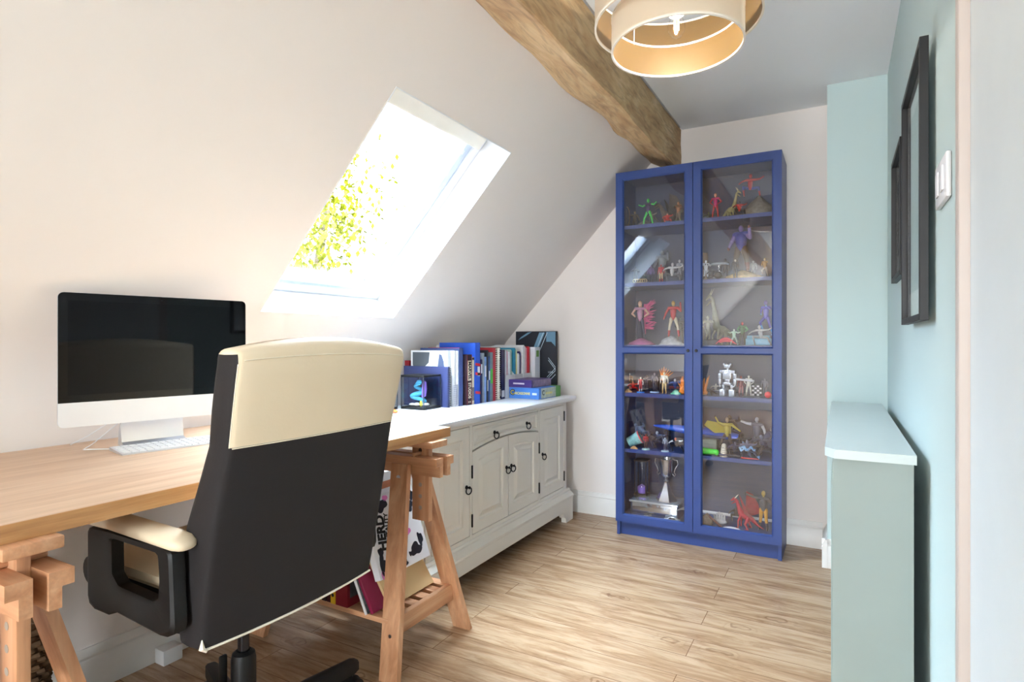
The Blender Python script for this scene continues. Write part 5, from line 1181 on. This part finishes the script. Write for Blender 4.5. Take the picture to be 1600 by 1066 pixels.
# --- fifth shelf, right door
def cape(t, P, dz, h):
    m = MB(); a_ = [(.02, .01, h*.78), (-.02, .02, h*.80), (-.10, .02, h*.86), (-.115, .01, h*.74), (-.07, .015, h*.56), (-.03, .02, h*.46), (.02, .02, h*.48)]
    m.raw(a_+[(q[0], q[1]+.003, q[2]) for q in a_], [tuple(range(7)), tuple(range(13, 6, -1))]+[(i, (i+1) % 7, (i+1) % 7+7, i+7) for i in range(7)])
    m.build('cape', rgbm('mustard_cloth', 186, 172, 60, .7), t)
fig('mustard yellow toy figure with a spread cape and one arm raised', 1136, 3.27, s5, .20, 'leap', G((170, 156, 60), (180, 166, 70), (60, 56, 60), (54, 50, 56), (150, 130, 110)), .85, rad(10), extra=cape)
t = thing('toy_peg', 'ivory ribbed toy cone with a domed top on the fifth shelf', 'toy', (xat(1131, 3.195), 3.195, s5))
m = MB(); m.lathe([(.020, 0), (.020, .006), (.018, .008), (.019, .014), (.0165, .016), (.0175, .023), (.015, .025), (.016, .032), (.0135, .034), (.0145, .043), (.012, .046), (.012, .056), (.010, .064), (.004, .068)], n=18); m.build('ribbed_body', rgbm('ivory_toy', 206, 196, 180, .4), t)
m = MB(); m.tube([(0, 0, .0), (0, 0, .0001)], .001, 4) if False else None; m.tube([(0, -.012, .050), (0, -.034, .052)], .0015, 6); m.build('front_stalk', rgbm('toy_steel', 150, 150, 156, .3), t)
t = MB().limb((-.032, 0, .020), (.030, -.004, .020), .019, .014).ball((.036, -.004, .018), (.012, .016, .016)).build('toy_vehicle', rgbm('vivid_green', 60, 214, 50, .3, var=.2, vscale=60), loc=(xat(1109, 3.20), 3.20, s5), smooth=70); tag(t, 'vivid green rounded toy at the front left of the fifth shelf, right door', 'toy')
t = MB().box(-.045, .045, -.03, .03, 0, .070, .004).box(-.04, .04, -.032, -.030, .01, .045, .0005).build('toy_block', rgbm('grey_green_box', 150, 164, 148, .5), loc=(xat(1108, 3.31), 3.31, s5)); tag(t, 'grey green box shaped toy behind the vivid green toy', 'toy')
darks = [((40, 40, 54), (60, 66, 96)), ((56, 60, 84), (36, 36, 46)), ((70, 74, 96), (44, 44, 56)), ((30, 30, 38), (80, 90, 120))]
labs = ['black and slate toy figure piled at the back of the heap, fifth shelf right', 'violet grey toy figure on top of the dark heap, fifth shelf right', 'dark toy figure lying flat along the front of the heap, fifth shelf right', 'black toy figure leaning in the middle of the dark heap, fifth shelf right', 'navy toy figure standing at the right end of the dark heap']
lying(labs[0], 1165, 3.36, s5, .20, *darks[0], rad(60), -35)
lying(labs[1], 1176, 3.27, s5, .195, *darks[2], rad(-50), -40, pose='arms_out')
lying(labs[2], 1158, 3.195, s5, .13, *darks[1], rad(88), -86, pose='stand')
lying(labs[3], 1157, 3.25, s5, .16, *darks[3], rad(-30), -25, pose='crouch')
fig(labs[4], 1194, 3.30, s5, .17, 'crouch', G(*([darks[1][0]]*2+[darks[0][0]]*2+[(120, 124, 150)])), 1.2, rad(-20))
lying('pale blue toy figure lying at the right front corner of the fifth shelf', 1187, 3.20, s5, .125, (150, 190, 226), (120, 166, 214), rad(70), -80, pose='run', bulk=1.2)
t = MB().limb((-.04, 0, .006), (.04, 0, .006), .004, .002).build('toy_sword', rgbm('coral_red', 206, 60, 60, .3), loc=(xat(1172, 3.175), 3.175, s5), smooth=70); tag(t, 'tiny red toy sword lying at the front of the dark heap', 'toy sword')
# --- bottom, left door
hg = thing('hourglass', 'hourglass with violet sand standing on the left end of the mirrored box', 'hourglass', (xat(1003, 3.33), 3.33, s6+.0896)); wd = rgbm('dark_stain', 52, 42, 40, .5)
MB().box(-.038, .038, -.038, .038, 0, .008, .002).build('end_plate', wd, hg); MB().box(-.038, .038, -.038, .038, .195, .203, .002).build('end_plate', wd, hg)
for sx in (-1, 1):
    for sy in (-1, 1): MB().tube([(sx*.032, sy*.032, .008), (sx*.032, sy*.032, .195)], .003, 6).build('post', wd, hg)
MB().lathe([(.024, .0085), (.028, .035), (.023, .07), (.005, .097), (.005, .105), (.023, .132), (.028, .168), (.024, .1945)], n=20, cap=False).build('glass_bulb', glassmat('hourglass_glass', ior=1.7), hg, smooth=70)
MB().lathe([(.022, .009), (.0255, .032), (.024, .045), (.002, .060)], n=18).build('sand', rgbm('violet_sand', 140, 110, 214, .8), hg)
tp = thing('trophy', 'tall silver trophy cup with two looped handles on the mirrored box', 'trophy', (xat(1041, 3.27), 3.27, s6+.0898)); sil = mat('polished_silver', rgb(206, 210, 218), .18, metal=.9)
m = MB(); m.rings([[(q*cos(a), q*sin(a), z) for a in [2*pi*k/6 for k in range(6)]] for q, z in ((.058, .0005), (.054, .012), (.034, .05), (.014, .095), (.012, .105))]); m.lathe([(.012, .105), (.018, .112), (.010, .12), (.012, .125)], n=18); m.build('trophy_foot', sil, tp)
MB().lathe([(.012, .125), (.028, .138), (.036, .165), (.038, .20), (.044, .232), (.0425, .232), (.036, .20), (.034, .168), (.012, .130)], n=24).build('trophy_cup', sil, tp)
for s in (-1, 1): MB().tube([(s*.034, 0, .150), (s*.046, 0, .138), (s*.052, 0, .150), (s*.044, 0, .160), (s*.050, 0, .180), (s*.064, 0, .205), (s*.060, 0, .228), (s*.044, 0, .228)], [.003, .0035, .003, .003, .0035, .0035, .003, .003], 8).build('handle', sil, tp)
text('WINNER', .013, frame((0, -.0405, .190), (1, 0, 0), (0, 0, 1)), sil, tp) if False else None
mb_ = thing('mirrored_box', 'mirrored silver box under the trophy at the bottom of the left door', 'box', (xat(1027, 3.28), 3.28, s6)); MB().box(-.130, .130, -.085, .085, 0, .078, .003).build('box_body', mat('mirror_silver', rgb(190, 200, 212), .08, metal=.95), mb_); MB().box(-.134, .134, -.09, .09, .0785, .089, .002).build('box_lid', mat('pale_mirror_lid', rgb(214, 220, 226), .15, metal=.7), mb_)
vh = thing('toy_car', 'pale silver toy car in front of the mirrored box', 'toy car', (xat(1050, 3.177), 3.177, s6+.0004), rad(6)); vc = rgbm('car_silver', 206, 214, 224, .25, metal=.3)
m = MB(); m.prism([(-.042, .006), (.042, .006), (.043, .014), (.030, .018), (.014, .027), (-.010, .028), (-.024, .019), (-.042, .016)], 'Y', -.012, .012); m.build('car_body', vc, vh)
m = MB(); m.prism([(-.020, .0195), (.024, .0195), (.013, .026), (-.009, .0268)], 'Y', -.0124, -.0120); m.build('side_window', rgbm('glossy_black', 20, 20, 26, .1), vh)
for sx in (-1, 1):
    for sy in (-1, 1): MB().tube([(sx*.026, sy*.011-.002, .0065), (sx*.026, sy*.011+.002, .0065)], .0065, 12).build('wheel', black, vh)
creature('tiny grey metal toy beast lying in front of the mirrored box', 1009, 3.172, s6, .07, (120, 120, 126), rad(185), neck=.5, hgt=.03)
# --- bottom, right door
creature('crimson toy dragon with spread wings at the bottom of the right door', 1166, 3.262, s6, .17, (176, 36, 56), rad(-12), wings=(160, 30, 48), neck=.68, hgt=.145, c2=(236, 230, 220))
fig('black and gold toy figure with an arm stretched out, bottom right of the cabinet', 1193, 3.285, s6, .205, 'point', G((54, 52, 60), (70, 66, 66), (206, 150, 50), (44, 42, 50), (190, 160, 80)), .95, rad(-5))
t = MB().prism([(-.03, 0), (.03, 0), (.03, .03), (.0, .055), (-.03, .03)], 'Y', -.02, .02).build('toy_house', rgbm('tan_house', 150, 130, 110, .7, var=.4, vscale=60), loc=(xat(1104, 3.24), 3.24, s6)); tag(t, 'small grey brown toy house ruin at the bottom left of the right door', 'toy house')
m = MB()
for k in range(5): m.limb((-.02+.011*k, 0, .012), (-.026+.013*k, 0, .062-.008*abs(k-2)), .008, .005)
m.ball((.004, 0, .014), (.036, .022, .014)); tag(m.build('toy_castle', rgbm('bone_white', 206, 206, 206, .5), loc=(xat(1124, 3.27), 3.27, s6), smooth=70), 'white spiked toy piece beside the toy house ruin', 'toy')
tag(MB().limb((-.03, 0, .055), (.028, 0, .006), .006, .006).build('toy_plank', rgbm('dark_red_wood', 90, 44, 38, .6), loc=(xat(1118, 3.2), 3.2, s6+.0006), smooth=70), 'dark brown toy beam leaning by the toy house ruin', 'toy')
t = MB().ball((0, 0, .010), (.045, .022, .0098)).build('toy_rock', rgbm('white_pad', 226, 228, 232, .6), loc=(xat(1143, 3.185), 3.185, s6), smooth=80); tag(t, 'flat white toy base in front of the crimson dragon', 'toy base')
# ------------------------------------------------------------------ more toys that fill the shelves
X_ = [
 ('dark bronze toy figure half hidden at the back left of the top shelf', 992, 3.36, s1, .12, 'point', ((96, 84, 70), (96, 84, 70), (80, 72, 62), (60, 56, 50), (150, 130, 100)), 1.0, 20),
 ('grey stone coloured toy figure seated on the rubble behind the green figure', 1021, 3.30, s1+.03, .085, 'crouch', ((140, 138, 132), (150, 148, 140), (120, 118, 112), (110, 108, 104), (160, 158, 150)), 1.1, -20),
 ('dark green toy figure crouching at the left back of the top shelf, right door', 1107, 3.37, s1, .10, 'crouch', ((60, 74, 62), (70, 84, 66), (50, 60, 54), (40, 46, 42), (110, 120, 90)), 1.1, 15),
 ('black toy figure at the far left of the second shelf, left door', 993, 3.31, s2, .11, 'aim', ((48, 50, 60), (60, 64, 76), (40, 42, 50), (34, 36, 42), (130, 134, 142)), 1.1, 10),
 ('dark teal toy figure low at the front left of the second shelf', 1008, 3.235, s2, .075, 'crouch', ((50, 84, 92), (64, 96, 104), (44, 60, 70), (40, 50, 58), (120, 140, 146)), 1.2, 0),
 ('light grey toy figure right at the cabinet centre, second shelf left door', 1062, 3.29, s2, .13, 'stand', ((150, 156, 168), (160, 166, 176), (120, 126, 140), (100, 106, 118), (180, 184, 190)), 1.0, -15),
 ('black hooded toy figure behind the cloaked one, second shelf right door', 1133, 3.37, s2, .13, 'stand', ((50, 48, 56), (54, 52, 60), (44, 42, 50), (36, 34, 40), (90, 86, 96)), 1.1, 8),
 ('dark slate toy figure lying low at the left, second shelf right door', 1112, 3.25, s2, .09, 'crouch', ((54, 60, 74), (66, 72, 88), (44, 48, 60), (40, 42, 50), (100, 106, 120)), 1.2, 30),
 ('pale olive toy figure at the far left of the third shelf, right door', 1106, 3.25, s3, .16, 'run', ((150, 154, 140), (156, 160, 146), (136, 140, 126), (110, 112, 100), (170, 172, 160)), .8, 30),
 ('dark toy figure hanging back behind the red armoured figure, third shelf', 1063, 3.36, s3, .16, 'akimbo', ((56, 66, 70), (60, 72, 76), (50, 58, 62), (40, 46, 50), (100, 110, 110)), .9, -12),
 ('deep blue toy figure at the back left of the fourth shelf', 1011, 3.32, s4, .095, 'aim', ((40, 48, 90), (50, 58, 100), (34, 40, 70), (30, 34, 56), (110, 100, 110)), 1.1, 12),
 ('black toy figure behind the cream and gold figure', 1030, 3.33, s4, .10, 'stand', ((38, 38, 50), (46, 46, 58), (36, 36, 46), (30, 30, 40), (90, 84, 90)), 1.1, -8),
 ('small brown toy figure at the back of the fourth shelf, left end', 984, 3.33, s4, .10, 'stand', ((110, 70, 56), (120, 80, 60), (80, 56, 48), (60, 44, 40), (150, 110, 90)), 1.1, 8),
 ('pale grey toy figure crouched left of the silver robot', 1118, 3.32, s4, .085, 'crouch', ((160, 160, 160), (168, 166, 164), (120, 118, 118), (100, 98, 98), (176, 174, 170)), 1.0, 16),
 ('navy and silver toy figure in the middle of the fifth shelf, left door', 1031, 3.29, s5, .14, 'crouch', ((70, 84, 120), (110, 122, 150), (50, 56, 84), (60, 66, 90), (170, 176, 190)), 1.0, -20),
 ('black toy figure standing behind the small silver one, fifth shelf', 1045, 3.33, s5, .12, 'run', ((36, 38, 48), (56, 60, 74), (34, 36, 44), (30, 32, 40), (110, 110, 120)), 1.0, 15),
 ('brown and pink toy figure beside the tilted cup', 999, 3.29, s5, .10, 'akimbo', ((150, 110, 100), (170, 130, 116), (90, 70, 70), (70, 56, 58), (190, 150, 130)), 1.1, 6),
 ('indigo toy figure crouching in the dark heap, nearest the mustard figure', 1147, 3.22, s5, .12, 'crouch', ((46, 50, 84), (60, 66, 104), (38, 40, 60), (36, 38, 54), (90, 96, 130)), 1.1, 24),
 ('grey violet toy figure bent over in the dark heap above the red sword', 1171, 3.225, s5, .14, 'crouch', ((84, 84, 108), (96, 98, 124), (56, 58, 78), (48, 50, 66), (130, 130, 150)), 1.1, -18),
 ('white and slate toy figure at the top of the dark heap', 1183, 3.34, s5, .20, 'point', ((88, 92, 112), (190, 196, 206), (50, 54, 70), (44, 48, 60), (170, 174, 186)), 1.1, -10),
 ('dark brown toy figure behind the crimson dragon', 1150, 3.38, s6, .11, 'crouch', ((76, 64, 60), (84, 72, 66), (60, 52, 50), (50, 44, 42), (120, 104, 94)), 1.1, 10),
]
for (lab, px, Y, z, h, po, cs, bu, rz) in X_:
    fig(lab, px, Y, z, h, po, list(cs), bu, rad(rz))
